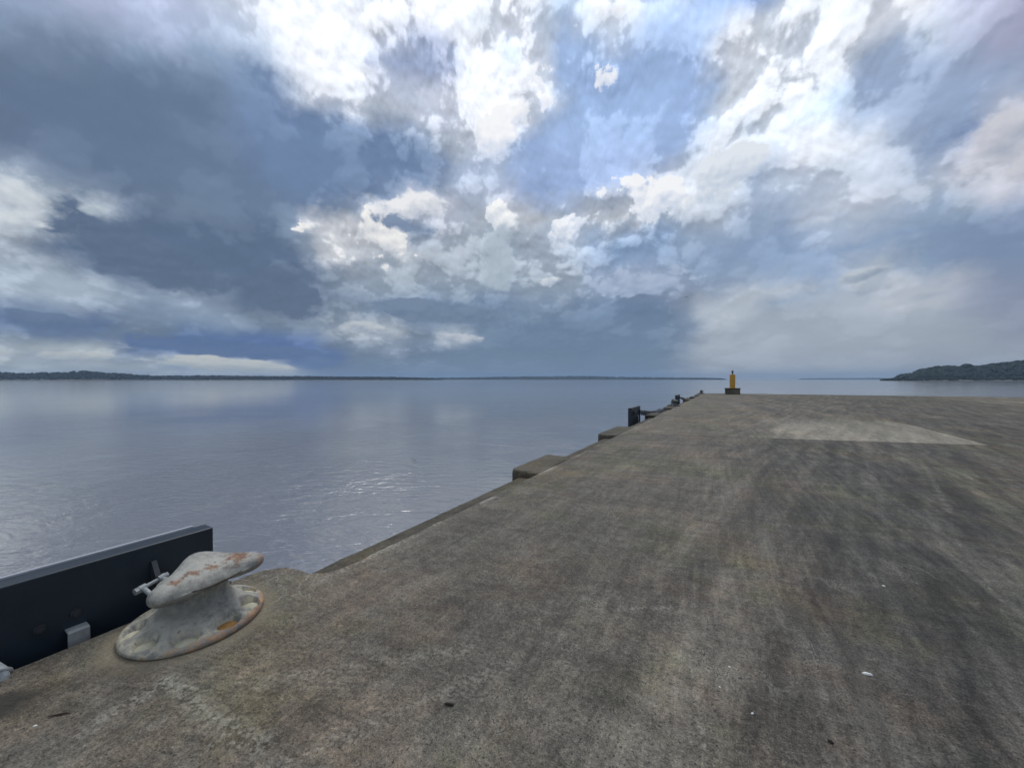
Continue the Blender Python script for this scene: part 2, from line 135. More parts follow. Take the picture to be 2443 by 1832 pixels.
    [(94, 112, 136, 0.11), (94, 111, 136, 0.11), (94, 112, 137, 0.11), (95, 113, 138, 0.11), (95, 113, 139, 0.11), (96, 114, 140, 0.11), (97, 115, 141, 0.11), (97, 116, 141, 0.11), (98, 117, 144, 0.11), (104, 127, 160, 0.11), (103, 126, 160, 0.11), (100, 123, 156, 0.13), (100, 122, 155, 0.17), (101, 122, 154, 0.25), (105, 126, 156, 0.40), (132, 148, 173, 0.50), (198, 202, 213, 0.56), (206, 208, 218, 0.59), (202, 205, 215, 0.61), (176, 186, 201, 0.61), (179, 189, 205, 0.62), (184, 192, 207, 0.63), (189, 195, 209, 0.64), (181, 191, 210, 0.64), (171, 186, 213, 0.63), (168, 184, 211, 0.62), (171, 184, 208, 0.66), (174, 185, 203, 0.69), (179, 187, 201, 0.74), (187, 194, 205, 0.77), (201, 206, 214, 0.82), (218, 221, 225, 0.87), (211, 217, 225, 0.78), (203, 212, 225, 0.71), (216, 224, 235, 0.69), (179, 195, 218, 0.66), (194, 206, 225, 0.65), (219, 225, 236, 0.67), (220, 226, 236, 0.65), (211, 218, 229, 0.58), (172, 186, 208, 0.51), (155, 173, 202, 0.39), (147, 165, 195, 0.34), (171, 179, 197, 0.36), (150, 168, 196, 0.33)],
    [(108, 124, 146, 0.11), (98, 115, 138, 0.11), (95, 113, 138, 0.11), (95, 113, 138, 0.11), (95, 113, 139, 0.11), (96, 114, 139, 0.11), (97, 115, 141, 0.11), (98, 117, 143, 0.11), (103, 124, 156, 0.11), (105, 128, 163, 0.13), (105, 128, 163, 0.13), (105, 128, 163, 0.13), (105, 128, 162, 0.17), (104, 128, 162, 0.22), (104, 127, 162, 0.27), (104, 127, 161, 0.34), (106, 129, 163, 0.41), (111, 132, 163, 0.47), (150, 165, 188, 0.53), (180, 193, 214, 0.57), (181, 194, 216, 0.53), (179, 192, 215, 0.48), (168, 182, 210, 0.45), (158, 180, 220, 0.44), (157, 179, 219, 0.43), (156, 179, 219, 0.43), (156, 179, 219, 0.47), (157, 179, 219, 0.51), (158, 179, 217, 0.54), (160, 180, 216, 0.59), (166, 183, 214, 0.63), (177, 188, 209, 0.66), (184, 194, 209, 0.67), (213, 221, 233, 0.74), (217, 224, 235, 0.76), (209, 218, 232, 0.73), (193, 205, 223, 0.73), (219, 225, 233, 0.70), (204, 212, 224, 0.67), (161, 179, 206, 0.55), (156, 174, 203, 0.41), (155, 174, 203, 0.33), (155, 172, 201, 0.34), (156, 172, 200, 0.36), (165, 171, 196, 0.33)],
    [(130, 150, 175, 0.11), (119, 136, 160, 0.11), (109, 126, 149, 0.11), (102, 120, 145, 0.11), (97, 116, 141, 0.11), (97, 115, 141, 0.11), (97, 115, 141, 0.11), (98, 117, 143, 0.11), (105, 128, 163, 0.11), (105, 128, 163, 0.16), (105, 129, 163, 0.19), (105, 129, 163, 0.25), (105, 129, 163, 0.32), (105, 129, 163, 0.36), (105, 129, 163, 0.36), (105, 128, 163, 0.36), (105, 129, 163, 0.37), (107, 130, 164, 0.45), (127, 147, 177, 0.56), (175, 189, 211, 0.65), (180, 194, 217, 0.58), (177, 192, 216, 0.51), (163, 184, 220, 0.45), (157, 179, 219, 0.42), (156, 179, 219, 0.38), (156, 179, 219, 0.35), (156, 179, 219, 0.34), (156, 179, 219, 0.33), (157, 179, 220, 0.33), (157, 180, 221, 0.39), (158, 182, 222, 0.44), (160, 184, 225, 0.47), (170, 192, 226, 0.57), (214, 222, 234, 0.71), (215, 223, 235, 0.78), (207, 218, 233, 0.79), (225, 231, 240, 0.82), (213, 224, 239, 0.80), (189, 209, 233, 0.74), (157, 175, 204, 0.59), (155, 173, 202, 0.48), (156, 174, 203, 0.40), (160, 174, 201, 0.45), (170, 172, 197, 0.38), (171, 173, 198, 0.33)],
    [(139, 159, 186, 0.11), (148, 165, 192, 0.11), (143, 158, 184, 0.11), (138, 152, 176, 0.11), (125, 145, 171, 0.11), (112, 131, 157, 0.11), (103, 121, 148, 0.11), (101, 120, 146, 0.14), (105, 128, 161, 0.15), (106, 129, 164, 0.22), (107, 130, 165, 0.33), (108, 131, 165, 0.40), (111, 134, 167, 0.49), (111, 134, 167, 0.58), (109, 132, 166, 0.60), (109, 132, 166, 0.60), (114, 136, 168, 0.61), (135, 153, 178, 0.69), (169, 180, 195, 0.77), (196, 203, 213, 0.86), (205, 213, 227, 0.80), (199, 209, 226, 0.77), (168, 189, 222, 0.72), (160, 185, 225, 0.61), (159, 184, 225, 0.48), (159, 184, 225, 0.35), (159, 184, 225, 0.33), (159, 185, 226, 0.33), (160, 185, 227, 0.33), (160, 187, 228, 0.34), (161, 187, 229, 0.33), (161, 188, 229, 0.35), (162, 188, 230, 0.50), (186, 205, 233, 0.65), (224, 231, 241, 0.73), (226, 232, 241, 0.82), (226, 232, 241, 0.88), (226, 232, 241, 0.87), (222, 229, 239, 0.83), (162, 178, 204, 0.64), (161, 178, 204, 0.52), (188, 200, 218, 0.57), (186, 193, 216, 0.49), (173, 176, 201, 0.38), (172, 174, 199, 0.33)],
    [(139, 159, 186, 0.11), (148, 165, 192, 0.11), (165, 175, 202, 0.11), (165, 175, 202, 0.11), (173, 184, 212, 0.18), (166, 180, 209, 0.19), (142, 161, 188, 0.13), (132, 153, 180, 0.18), (123, 144, 173, 0.24), (115, 137, 170, 0.36), (172, 185, 204, 0.51), (224, 229, 239, 0.61), (226, 231, 241, 0.67), (223, 229, 239, 0.77), (197, 206, 218, 0.77), (193, 201, 212, 0.75), (194, 202, 215, 0.74), (205, 213, 228, 0.78), (212, 218, 233, 0.84), (220, 226, 238, 0.91), (226, 231, 241, 0.95), (226, 231, 241, 0.97), (226, 231, 241, 1.00), (218, 225, 237, 0.80), (171, 192, 224, 0.60), (161, 188, 229, 0.41), (161, 188, 229, 0.37), (161, 188, 229, 0.36), (161, 188, 229, 0.34), (161, 188, 229, 0.33), (161, 188, 229, 0.33), (161, 188, 229, 0.35), (162, 188, 230, 0.50), (173, 195, 229, 0.71), (231, 236, 244, 0.85), (228, 233, 242, 0.89), (226, 232, 241, 0.89), (226, 232, 241, 0.89), (226, 232, 241, 0.83), (229, 233, 241, 0.70), (232, 235, 243, 0.67), (226, 230, 237, 0.66), (190, 196, 221, 0.49), (173, 176, 201, 0.38), (172, 174, 199, 0.33)],
    [(139, 159, 186, 0.11), (148, 165, 192, 0.11), (165, 175, 202, 0.11), (167, 177, 204, 0.11), (182, 193, 222, 0.18), (191, 202, 230, 0.24), (183, 194, 220, 0.25), (180, 193, 217, 0.28), (180, 196, 220, 0.34), (189, 203, 223, 0.47), (226, 231, 241, 0.63), (226, 231, 241, 0.75), (226, 231, 241, 0.81), (226, 231, 241, 0.88), (215, 221, 235, 0.79), (205, 213, 231, 0.71), (201, 209, 228, 0.66), (211, 218, 233, 0.73), (221, 226, 238, 0.78), (226, 231, 241, 0.81), (226, 231, 241, 0.87), (226, 231, 241, 0.94), (226, 231, 241, 1.00), (226, 231, 241, 0.83), (226, 231, 241, 0.66), (172, 195, 229, 0.50), (161, 188, 230, 0.48), (161, 188, 230, 0.51), (161, 188, 230, 0.57), (161, 188, 230, 0.54), (161, 188, 229, 0.45), (161, 188, 229, 0.36), (162, 188, 229, 0.58), (213, 222, 237, 0.81), (234, 238, 246, 0.89), (235, 239, 246, 0.88), (231, 236, 244, 0.89), (218, 225, 236, 0.89), (226, 232, 241, 0.82), (226, 232, 241, 0.70), (226, 232, 241, 0.67), (226, 229, 235, 0.66), (190, 196, 221, 0.49), (173, 176, 201, 0.38), (172, 174, 199, 0.33)],
    [(139, 159, 186, 0.11), (148, 165, 192, 0.11), (165, 175, 202, 0.11), (167, 177, 204, 0.11), (182, 193, 222, 0.18), (193, 204, 232, 0.25), (199, 210, 228, 0.31), (205, 215, 232, 0.39), (212, 220, 236, 0.46), (226, 231, 241, 0.55), (226, 231, 241, 0.68), (226, 231, 241, 0.81), (226, 231, 241, 0.90), (226, 231, 241, 0.98), (197, 207, 227, 0.87), (162, 177, 209, 0.73), (161, 176, 209, 0.61), (162, 176, 209, 0.70), (174, 186, 215, 0.81), (217, 224, 236, 0.90), (211, 220, 232, 0.93), (225, 230, 240, 0.97), (226, 231, 241, 1.00), (226, 231, 241, 0.86), (216, 224, 238, 0.71), (162, 189, 229, 0.58), (161, 188, 230, 0.61), (161, 188, 230, 0.66), (161, 188, 230, 0.68), (161, 188, 230, 0.57), (161, 188, 229, 0.48), (161, 188, 229, 0.46), (162, 189, 230, 0.62), (185, 204, 234, 0.74), (227, 232, 241, 0.77), (228, 234, 243, 0.81), (222, 230, 241, 0.84), (226, 232, 241, 0.79), (226, 232, 241, 0.76), (226, 232, 241, 0.69), (226, 232, 241, 0.67), (226, 229, 235, 0.66), (190, 196, 221, 0.49), (173, 176, 201, 0.38), (172, 174, 199, 0.33)],
    [(139, 159, 186, 0.11), (148, 165, 192, 0.11), (165, 175, 202, 0.11), (167, 177, 204, 0.11), (182, 193, 222, 0.18), (193, 204, 232, 0.25), (199, 210, 228, 0.31), (206, 215, 232, 0.41), (225, 230, 240, 0.52), (226, 231, 241, 0.62), (226, 231, 241, 0.71), (226, 231, 241, 0.81), (226, 231, 241, 0.90), (226, 231, 241, 0.99), (226, 231, 241, 0.98), (218, 224, 237, 0.91), (181, 193, 219, 0.80), (169, 182, 212, 0.84), (179, 191, 217, 0.92), (215, 222, 235, 1.00), (222, 228, 239, 1.00), (223, 229, 240, 1.00), (193, 210, 235, 1.00), (226, 231, 241, 0.86), (201, 213, 232, 0.71), (163, 189, 229, 0.58), (165, 190, 228, 0.57), (179, 199, 229, 0.59), (201, 215, 236, 0.64), (187, 205, 233, 0.61), (168, 192, 229, 0.54), (162, 189, 230, 0.46), (171, 195, 233, 0.56), (161, 188, 230, 0.60), (155, 183, 224, 0.63), (128, 168, 234, 0.71), (148, 181, 235, 0.78), (226, 232, 241, 0.78), (226, 232, 241, 0.76), (226, 232, 241, 0.69), (226, 232, 241, 0.67), (226, 229, 235, 0.66), (190, 196, 221, 0.49), (173, 176, 201, 0.38), (172, 174, 199, 0.33)],
    [(139, 159, 186, 0.11), (148, 165, 192, 0.11), (165, 175, 202, 0.11), (167, 177, 204, 0.11), (182, 193, 222, 0.18), (193, 204, 232, 0.25), (199, 210, 228, 0.31), (206, 215, 232, 0.41), (225, 230, 240, 0.52), (226, 231, 241, 0.62), (226, 231, 241, 0.72), (226, 231, 241, 0.81), (224, 230, 241, 0.90), (219, 226, 239, 0.99), (225, 230, 241, 1.00), (226, 231, 241, 1.00), (226, 231, 241, 1.00), (226, 231, 241, 1.00), (226, 231, 241, 1.00), (219, 226, 237, 1.00), (204, 214, 227, 1.00), (223, 229, 239, 1.00), (226, 231, 241, 1.00), (226, 231, 241, 0.86), (202, 216, 236, 0.72), (179, 202, 235, 0.58), (212, 225, 244, 0.63), (228, 237, 248, 0.71), (230, 238, 249, 0.77), (227, 236, 248, 0.72), (191, 211, 241, 0.67), (189, 210, 239, 0.66), (189, 210, 239, 0.62), (159, 186, 229, 0.57), (150, 179, 222, 0.61), (128, 168, 234, 0.71), (148, 181, 235, 0.78), (226, 232, 241, 0.78), (226, 232, 241, 0.76), (226, 232, 241, 0.69), (226, 232, 241, 0.67), (226, 229, 235, 0.66), (190, 196, 221, 0.49), (173, 176, 201, 0.38), (172, 174, 199, 0.33)],
    [(139, 159, 186, 0.11), (148, 165, 192, 0.11), (165, 175, 202, 0.11), (167, 177, 204, 0.11), (182, 193, 222, 0.18), (193, 204, 232, 0.25), (199, 210, 228, 0.31), (206, 215, 232, 0.41), (225, 230, 240, 0.52), (226, 231, 241, 0.62), (226, 231, 241, 0.72), (226, 231, 241, 0.81), (224, 230, 241, 0.90), (219, 226, 239, 0.99), (224, 230, 241, 1.00), (226, 231, 241, 1.00), (226, 231, 241, 1.00), (226, 231, 241, 1.00), (226, 231, 241, 1.00), (226, 231, 241, 1.00), (226, 231, 241, 1.00), (226, 231, 241, 1.00), (226, 231, 241, 1.00), (226, 231, 241, 0.89), (218, 228, 243, 0.79), (196, 221, 250, 0.68), (222, 234, 249, 0.70), (228, 237, 249, 0.74), (229, 237, 249, 0.77), (227, 236, 249, 0.74), (193, 213, 243, 0.70), (189, 210, 239, 0.66), (189, 210, 239, 0.62), (159, 186, 229, 0.57), (150, 179, 222, 0.61), (128, 168, 234, 0.71), (148, 181, 235, 0.78), (226, 232, 241, 0.78), (226, 232, 241, 0.76), (226, 232, 241, 0.69), (226, 232, 241, 0.67), (226, 229, 235, 0.66), (190, 196, 221, 0.49), (173, 176, 201, 0.38), (172, 174, 199, 0.33)],]


def cloud_group():
    """one cloud: an ellipse in azimuth and elevation with a frayed edge, lit from above"""
    g = bpy.data.node_groups.new('single cloud', 'ShaderNodeTree')
    for nm, kind in (('Sky', 'Color'), ('At', 'Vector'), ('Form', 'Vector'), ('Fray', 'Float'), ('Centre', 'Vector'), ('Turn', 'Float'),
                     ('Size', 'Vector'), ('Soft', 'Float'), ('Rag', 'Float'), ('Lit', 'Color'), ('Shade', 'Color')):
        g.interface.new_socket(nm, in_out='INPUT', socket_type='NodeSocket' + kind)
    g.interface.new_socket('Sky', in_out='OUTPUT', socket_type='NodeSocketColor')
    t = T(g); i = g.nodes.new('NodeGroupInput'); o = g.nodes.new('NodeGroupOutput'); I = i.outputs
    rt = t.node('VectorRotate'); rt.rotation_type = 'Z_AXIS'
    t.link(t.vadd(I['At'], I['Centre'], 'SUBTRACT'), rt.inputs['Vector']); t.link(I['Turn'], rt.inputs['Angle'])
    du, dv, _ = t.sep(t.vadd(rt.outputs[0], I['Size'], 'DIVIDE'))
    D, rel, wb = t.sep(I['Form'])
    fz = S(g, I['Fray']) - 0.5; rag = S(g, I['Rag']); soft = S(g, I['Soft'])
    e = 1.0 - (du * du + dv * dv).op('SQRT')
    f = e - 0.10 + rag * (D * 0.125 + fz * 0.45) + (wb - 0.5) * 1.0
    m = (f / soft).sst(0.0, 1.0)
    sh = dv * 0.40 + 0.52 + rel * 0.42 + D * 0.14 + fz * 0.7
    t.link(t.mix(m, I['Sky'], t.mix(sh.clamp(), I['Shade'], I['Lit'])), o.inputs[0])
    return g

def build_world():
    w = bpy.data.worlds.new('World'); scene.world = w; w.use_nodes = True
    nt = w.node_tree; nt.nodes.clear(); t = T(nt)
    global PENDING
    grp = cloud_group()
    PENDING = []
    d = t.node('TexCoord').outputs['Generated']
    x, y, z = t.sep(d)
    c, s = math.cos(YAW), math.sin(YAW)
    xr = x * c + y * s
    yr = x * (-s) + y * c
    az = xr.op('ARCTAN2', yr)
    h = (x * x + y * y).op('SQRT').max(0.02)
    v = (z / h).max(0.0).min(6.0)
    el = v.op('ARCTAN2', 1.0)
    # the domain of the cloud noise: by azimuth and elevation for heaped clouds, on a flat layer for the sheets
    q0 = t.comb(az, el * 1.15, 0.0)
    _, wc = t.noise(q0, 9.0, 8, 0.66)
    wr, wg, wb = t.sep(wc)
    zz = z.max(0.0) + 0.10
    p = t.comb(x / zz, y / zz, 0.0)
    damp = (v * 4.0 + 0.05).min(1.0)
    azw = az + (wr - 0.5) * 0.115
    vw = v + (wg - 0.5) * 0.115 * damp
    # rows of cloud cover, low to high; each row in a left and a right half
    deg = azw * (180 / math.pi)
    facl = ((deg + 56.0) / 58.0).clamp(); facr = ((deg + 2.0) / 58.0).clamp()
    side = deg.sst(-1.0, 1.0, lin=True)
    col = alp = None
    for i, r in enumerate(SKY_ROWS):
        st_l, st_r = [], []
        for j, k in enumerate(r):
            a_ = -55 + 2.5 * j; cc = srgb(*k[:3]) + (k[3],)
            if a_ <= 2.0: st_l.append(((a_ + 56.0) / 58.0, cc))
            if a_ >= -2.0: st_r.append(((a_ + 2.0) / 58.0, cc))
        cl, al_ = t.ramp(facl, st_l); cr_, ar_ = t.ramp(facr, st_r)
        cc = t.mix(side, cl, cr_); aa = al_ * (1.0 - side) + ar_ * side
        if col is None: col, alp = cc, aa
        else:
            f = vw.sst(SKY_V[i - 1], SKY_V[i], lin=True)
            col = t.mix(f, col, cc)
            alp = alp * (1.0 - f) + aa * f
    # heaped cloud detail with its own light and shade side; rows of cloud close up towards the horizon
    e2 = (v + 0.08).op('LOGARITHM', math.e) * 0.15
    qh = t.comb(az, e2 + el * 0.82, 0.0)
    _, hc = t.noise(qh, 5.0, 2, 0.5, dim='2D')
    qw = t.vadd(qh, t.scale(t.vadd(hc, (0.5, 0.5, 0.5), 'SUBTRACT'), 0.04))
    def dens(q):
        f1, _ = t.noise(q, 5.5, 8, 0.52, dim='2D')
        v1 = t.voro(q, 12.0, 3.5, dim='2D', rough=0.5)
        return (f1 * 0.60 + (1.0 - v1) * 0.40 - 0.58) * 14.0
    D = dens(qw)
    D2 = dens(t.vadd(qw, (-0.003, 0.012, 0.0)))
    fz, _ = t.noise(qw, 30.0, 6, 0.60, dim='2D')
    st, _ = t.noise(p, 2.2, 7, 0.55, dim='2D')
    rel = (D - D2)
    lum, lg_, lb_ = t.sep(t.vmul(col, (0.3, 0.5, 0.2)))
    lum = lum + lg_ + lb_
    m = (D + (fz - 0.5) * 1.5 + (lum - 0.42).max(0.0) * 2.3 - 0.05).sst(-0.30, 0.55)
    c_hi = t.vadd(t.scale(col, 1.11), (0.055, 0.053, 0.048))
    c_lo = t.vmul(col, (0.75, 0.775, 0.81))
    cum = t.scale(t.mix(m, c_lo, c_hi), (D * 0.045 + rel * 0.22 + 1.0).max(0.5).min(1.5))
    col = t.mix((alp * 1.15).clamp(), col, cum)
    mod = 1.10 + (st - 0.5) * 0.07 + D * 0.018
    col = t.scale(col, mod.max(0.25).min(1.6))
    # single clouds
    for (a0, v0, ra, rv, rot, top, bot, soft, rag) in CLOUDS:
        n = t.node('Group'); n.node_tree = grp
        t.link(col, n.inputs['Sky']); t.link(t.comb(az, v, 0.0), n.inputs['At']); t.link(t.comb(D, rel, wb), n.inputs['Form']); t.link(fz, n.inputs['Fray'])
        n.inputs['Centre'].default_value = (R(a0), v0, 0.0)
        n.inputs['Turn'].default_value = R(-rot); n.inputs['Size'].default_value = (ra, rv, 1.0)
        n.inputs['Soft'].default_value = soft * 0.8; n.inputs['Rag'].default_value = rag
        n.inputs['Lit'].default_value = srgb(*top) + (1.0,); n.inputs['Shade'].default_value = srgb(*bot) + (1.0,)
        col = n.outputs[0]
    # towards the zenith and behind the viewer the cover goes on as broken bright cloud
    zen = t.scale(t.mix(st.sst(0.35, 0.65), (0.62, 0.70, 0.84), (0.90, 0.93, 0.97)), 1.0)
    col = t.mix(v.sst(1.05, 2.2), col, zen)
    back = t.mix(st.sst(0.35, 0.65), (0.25, 0.31, 0.42), (0.55, 0.60, 0.68))
    col = t.mix(az.abs().sst(R(62), R(110)) * v.sst(2.4, 1.2), col, back)
    # faint shafts of light fanning down from the hidden sun
    sx, sy, sz = SUN_DIR
    hx, hy = sy / math.hypot(sx, sy), -sx / math.hypot(sx, sy)             # level axis across the sun
    ux_, uy_, uz_ = hy * sz, -hx * sz, hx * sy - hy * sx                    # axis up from the sun
    ang = (x * hx + y * hy).op('ARCTAN2', (x * ux_ + y * uy_ + z * uz_))
    gl = x * sx + y * sy + z * sz
    ry, _ = t.noise(t.comb(ang * 7.0, 0.0, 0.0), 1.0, 3, 0.6)
    rmask = gl.sst(0.52, 0.72) * gl.sst(0.985, 0.90) * az.sst(-0.22, -0.02) * az.sst(0.42, 0.20)
    col = t.scale(col, 1.0 + (ry - 0.46) * rmask * 0.55)
    # cloud lit through from behind round the hidden sun is far brighter than white
    glow = x * SUN_DIR[0] + y * SUN_DIR[1] + z * SUN_DIR[2]
    r_, g_, b_ = t.sep(col)
    col = t.scale(col, 1.0 + g_.sst(0.55, 0.95) * (glow.sst(0.980, 0.999) * 4.0))
    sky = t.node('TexSky'); sky.sky_type = 'NISHITA'; sky.sun_disc = False
    sky.sun_elevation = R(SUN_EL); sky.sun_rotation = R(SUN_AZ)
    full = t.mix(0.94, sky.outputs[0], t.scale(col, 10.0))
    bg = t.node('Background'); bg.inputs['Strength'].default_value = 0.1
    t.link(full, bg.inputs['Color'])
    out = t.node('OutputWorld'); t.link(bg.outputs[0], out.inputs[0])
    for a_, b_ in PENDING: nt.links.new(a_, b_)
    PENDING = None
    w.cycles.sampling_method = 'MANUAL'; w.cycles.sample_map_resolution = 1024

# azimuth, tangent of elevation, half width, half height, tilt, lit colour, shaded colour, edge softness, raggedness
CLOUDS = [
    (5.2, 0.085, 0.2678, 0.0917, 0, (100, 122, 150), (90, 112, 140), 1.30, 0.5),
    (-42.9, 0.232, 0.1781, 0.0594, -16, (90, 107, 132), (80, 96, 120), 0.50, 1.6),
    (-32.6, 0.207, 0.1133, 0.0569, -10, (88, 105, 130), (80, 95, 120), 0.50, 1.8),
    (-36.6, 0.067, 0.1976, 0.0236, -3, (80, 104, 146), (66, 94, 144), 0.28, 1.2),
    (-27.0, 0.038, 0.0681, 0.0219, 0, (84, 110, 152), (72, 102, 150), 0.50, 1.3),
    (-50.7, 0.099, 0.0738, 0.0187, -6, (96, 116, 146), (80, 100, 136), 0.30, 1.3),
    (-14.8, 0.795, 0.1055, 0.0593, 10, (174, 188, 216), (156, 171, 205), 0.80, 2.2),
    (-10.8, 0.176, 0.2249, 0.0313, -3, (112, 130, 154), (96, 115, 140), 0.40, 1.3),
    (18.0, 0.243, 0.1244, 0.0467, 0, (172, 186, 208), (146, 162, 190), 0.35, 2.2),
    (-37.5, 0.032, 0.1466, 0.0136, -3, (202, 205, 202), (168, 178, 184), 0.45, 2.2),
    (-49.8, 0.041, 0.0714, 0.0119, 0, (198, 202, 200), (160, 172, 184), 0.45, 2.2),
    (3.1, 0.698, 0.0759, 0.0539, 20, (252, 252, 253), (216, 224, 240), 0.40, 4.6),
    (-3.1, 0.639, 0.0636, 0.0392, 0, (250, 250, 252), (214, 222, 238), 0.40, 4.6),
    (4.6, 0.819, 0.0415, 0.0734, 0, (252, 252, 253), (220, 228, 242), 0.40, 4.6),
    (13.4, 0.770, 0.0465, 0.0478, 25, (251, 252, 254), (206, 217, 238), 0.55, 5.0),
    (22.3, 0.727, 0.0147, 0.0273, 10, (205, 220, 240), (185, 203, 234), 0.90, 3.0),
    (9.3, 0.914, 0.0311, 0.0218, -30, (250, 251, 253), (220, 230, 244), 0.50, 3.6),
    (14.7, 0.926, 0.0574, 0.0475, 0, (250, 251, 253), (222, 231, 245), 0.60, 3.6),
    (-2.2, 0.429, 0.0490, 0.0417, 0, (253, 253, 251), (190, 200, 214), 0.18, 1.8),
    (-1.8, 0.319, 0.0515, 0.0981, 0, (176, 188, 200), (158, 172, 184), 0.70, 1.6),
    (10.0, 0.411, 0.1012, 0.0544, 18, (244, 247, 252), (176, 190, 212), 0.30, 3.2),
    (19.8, 0.438, 0.0673, 0.0577, 10, (250, 251, 253), (200, 211, 229), 0.25, 3.0),
    (-21.8, 0.347, 0.1005, 0.0627, 0, (250, 248, 244), (196, 200, 208), 0.25, 3.2),
    (-13.5, 0.441, 0.1044, 0.0310, 10, (240, 240, 242), (190, 197, 209), 0.60, 3.0),
    (5.9, 0.254, 0.0437, 0.0171, 12, (218, 223, 229), (164, 177, 196), 0.50, 2.2),
    (-8.4, 0.109, 0.0672, 0.0158, -4, (190, 196, 204), (146, 160, 180), 0.45, 1.5),
    (-20.6, 0.124, 0.0914, 0.0207, -8, (190, 196, 200), (144, 156, 175), 0.60, 2.0),
    (47.7, 0.149, 0.0668, 0.0165, 8, (190, 194, 202), (158, 168, 184), 0.80, 1.6),
    (43.5, 0.206, 0.0548, 0.0160, 14, (190, 198, 206), (140, 154, 172), 0.50, 1.2),
    (52.6, 0.380, 0.0386, 0.0746, 20, (206, 206, 214), (170, 176, 190), 0.50, 1.6),
    (29.7, 0.490, 0.0649, 0.0800, -10, (230, 236, 243), (190, 202, 219), 0.60, 2.4),
    (40.0, 0.329, 0.0684, 0.0169, 12, (216, 222, 232), (178, 190, 212), 0.80, 1.8),
    (-52.6, 0.283, 0.0339, 0.0373, 0, (214, 220, 224), (168, 178, 190), 0.90, 2.8),
    (-47.6, 0.300, 0.0179, 0.0108, 8, (196, 206, 212), (150, 165, 180), 0.70, 2.4),
    (-15.4, 0.390, 0.0639, 0.0166, -8, (128, 145, 170), (114, 132, 160), 0.80, 4.2),
]

build_world()

sun = bpy.data.lights.new('sun', 'SUN'); sun.energy = 1.1; sun.angle = R(34); sun.color = (1.0, 0.95, 0.88)
sun_o = bpy.data.objects.new('sun', sun); COL.objects.link(sun_o)
sd = Vector((math.sin(R(SUN_AZ)) * math.cos(R(SUN_EL)), math.cos(R(SUN_AZ)) * math.cos(R(SUN_EL)), math.sin(R(SUN_EL))))
sun_o.rotation_euler = (-sd).to_track_quat('-Z', 'Y').to_euler()
sun_o.location = (0, 0, 50)

vs_ = scene.view_settings
scene.display_settings.display_device = 'sRGB'
vs_.view_transform = 'Standard'; vs_.look = 'None'; vs_.exposure = 0.0; vs_.gamma = 1.0; vs_.use_curve_mapping = False
scene.render.engine = 'CYCLES'
scene.cycles.use_denoising = True
scene.cycles.max_bounces = 6; scene.cycles.volume_bounces = 0

# ------------------------------------------------------------------ materials
def new_mat(name):
    m = bpy.data.materials.new(name); m.use_nodes = True
    nt = m.node_tree; nt.nodes.clear(); t = T(nt)
    b = t.node('BsdfPrincipled'); o = t.node('OutputMaterial'); nt.links.new(b.outputs[0], o.inputs[0])
    return m, t, b
def setv(t, b, name, v):
    i = b.inputs[name]
    if isinstance(v, S): t.link(v, i)
    elif isinstance(v, tuple): i.default_value = tuple(v[:3]) + (1.0,)
    elif isinstance(v, (int, float)): i.default_value = v
    else: t.link(v, i)
def bump(t, b, hgt, strength=1.0, dist=1.0, prev=None):
    n = t.node('Bump'); n.inputs['Strength'].default_value = strength; n.inputs['Distance'].default_value = dist
    t.link(hgt, n.inputs['Height'])
    if prev is not None: t.link(prev, n.inputs['Normal'])
    t.link(n.outputs[0], b.inputs['Normal'])
    return n.outputs[0]

def seg_dist(t, X, Y, a, b):
    (ax, ay), (bx, by) = a, b
    dx, dy = bx - ax, by - ay; L2 = dx * dx + dy * dy
    px_, py_ = X - ax, Y - ay
    u = ((px_ * dx + py_ * dy) / L2).clamp()
    ex, ey = px_ - u * dx, py_ - u * dy
    return (ex * ex + ey * ey).op('SQRT')

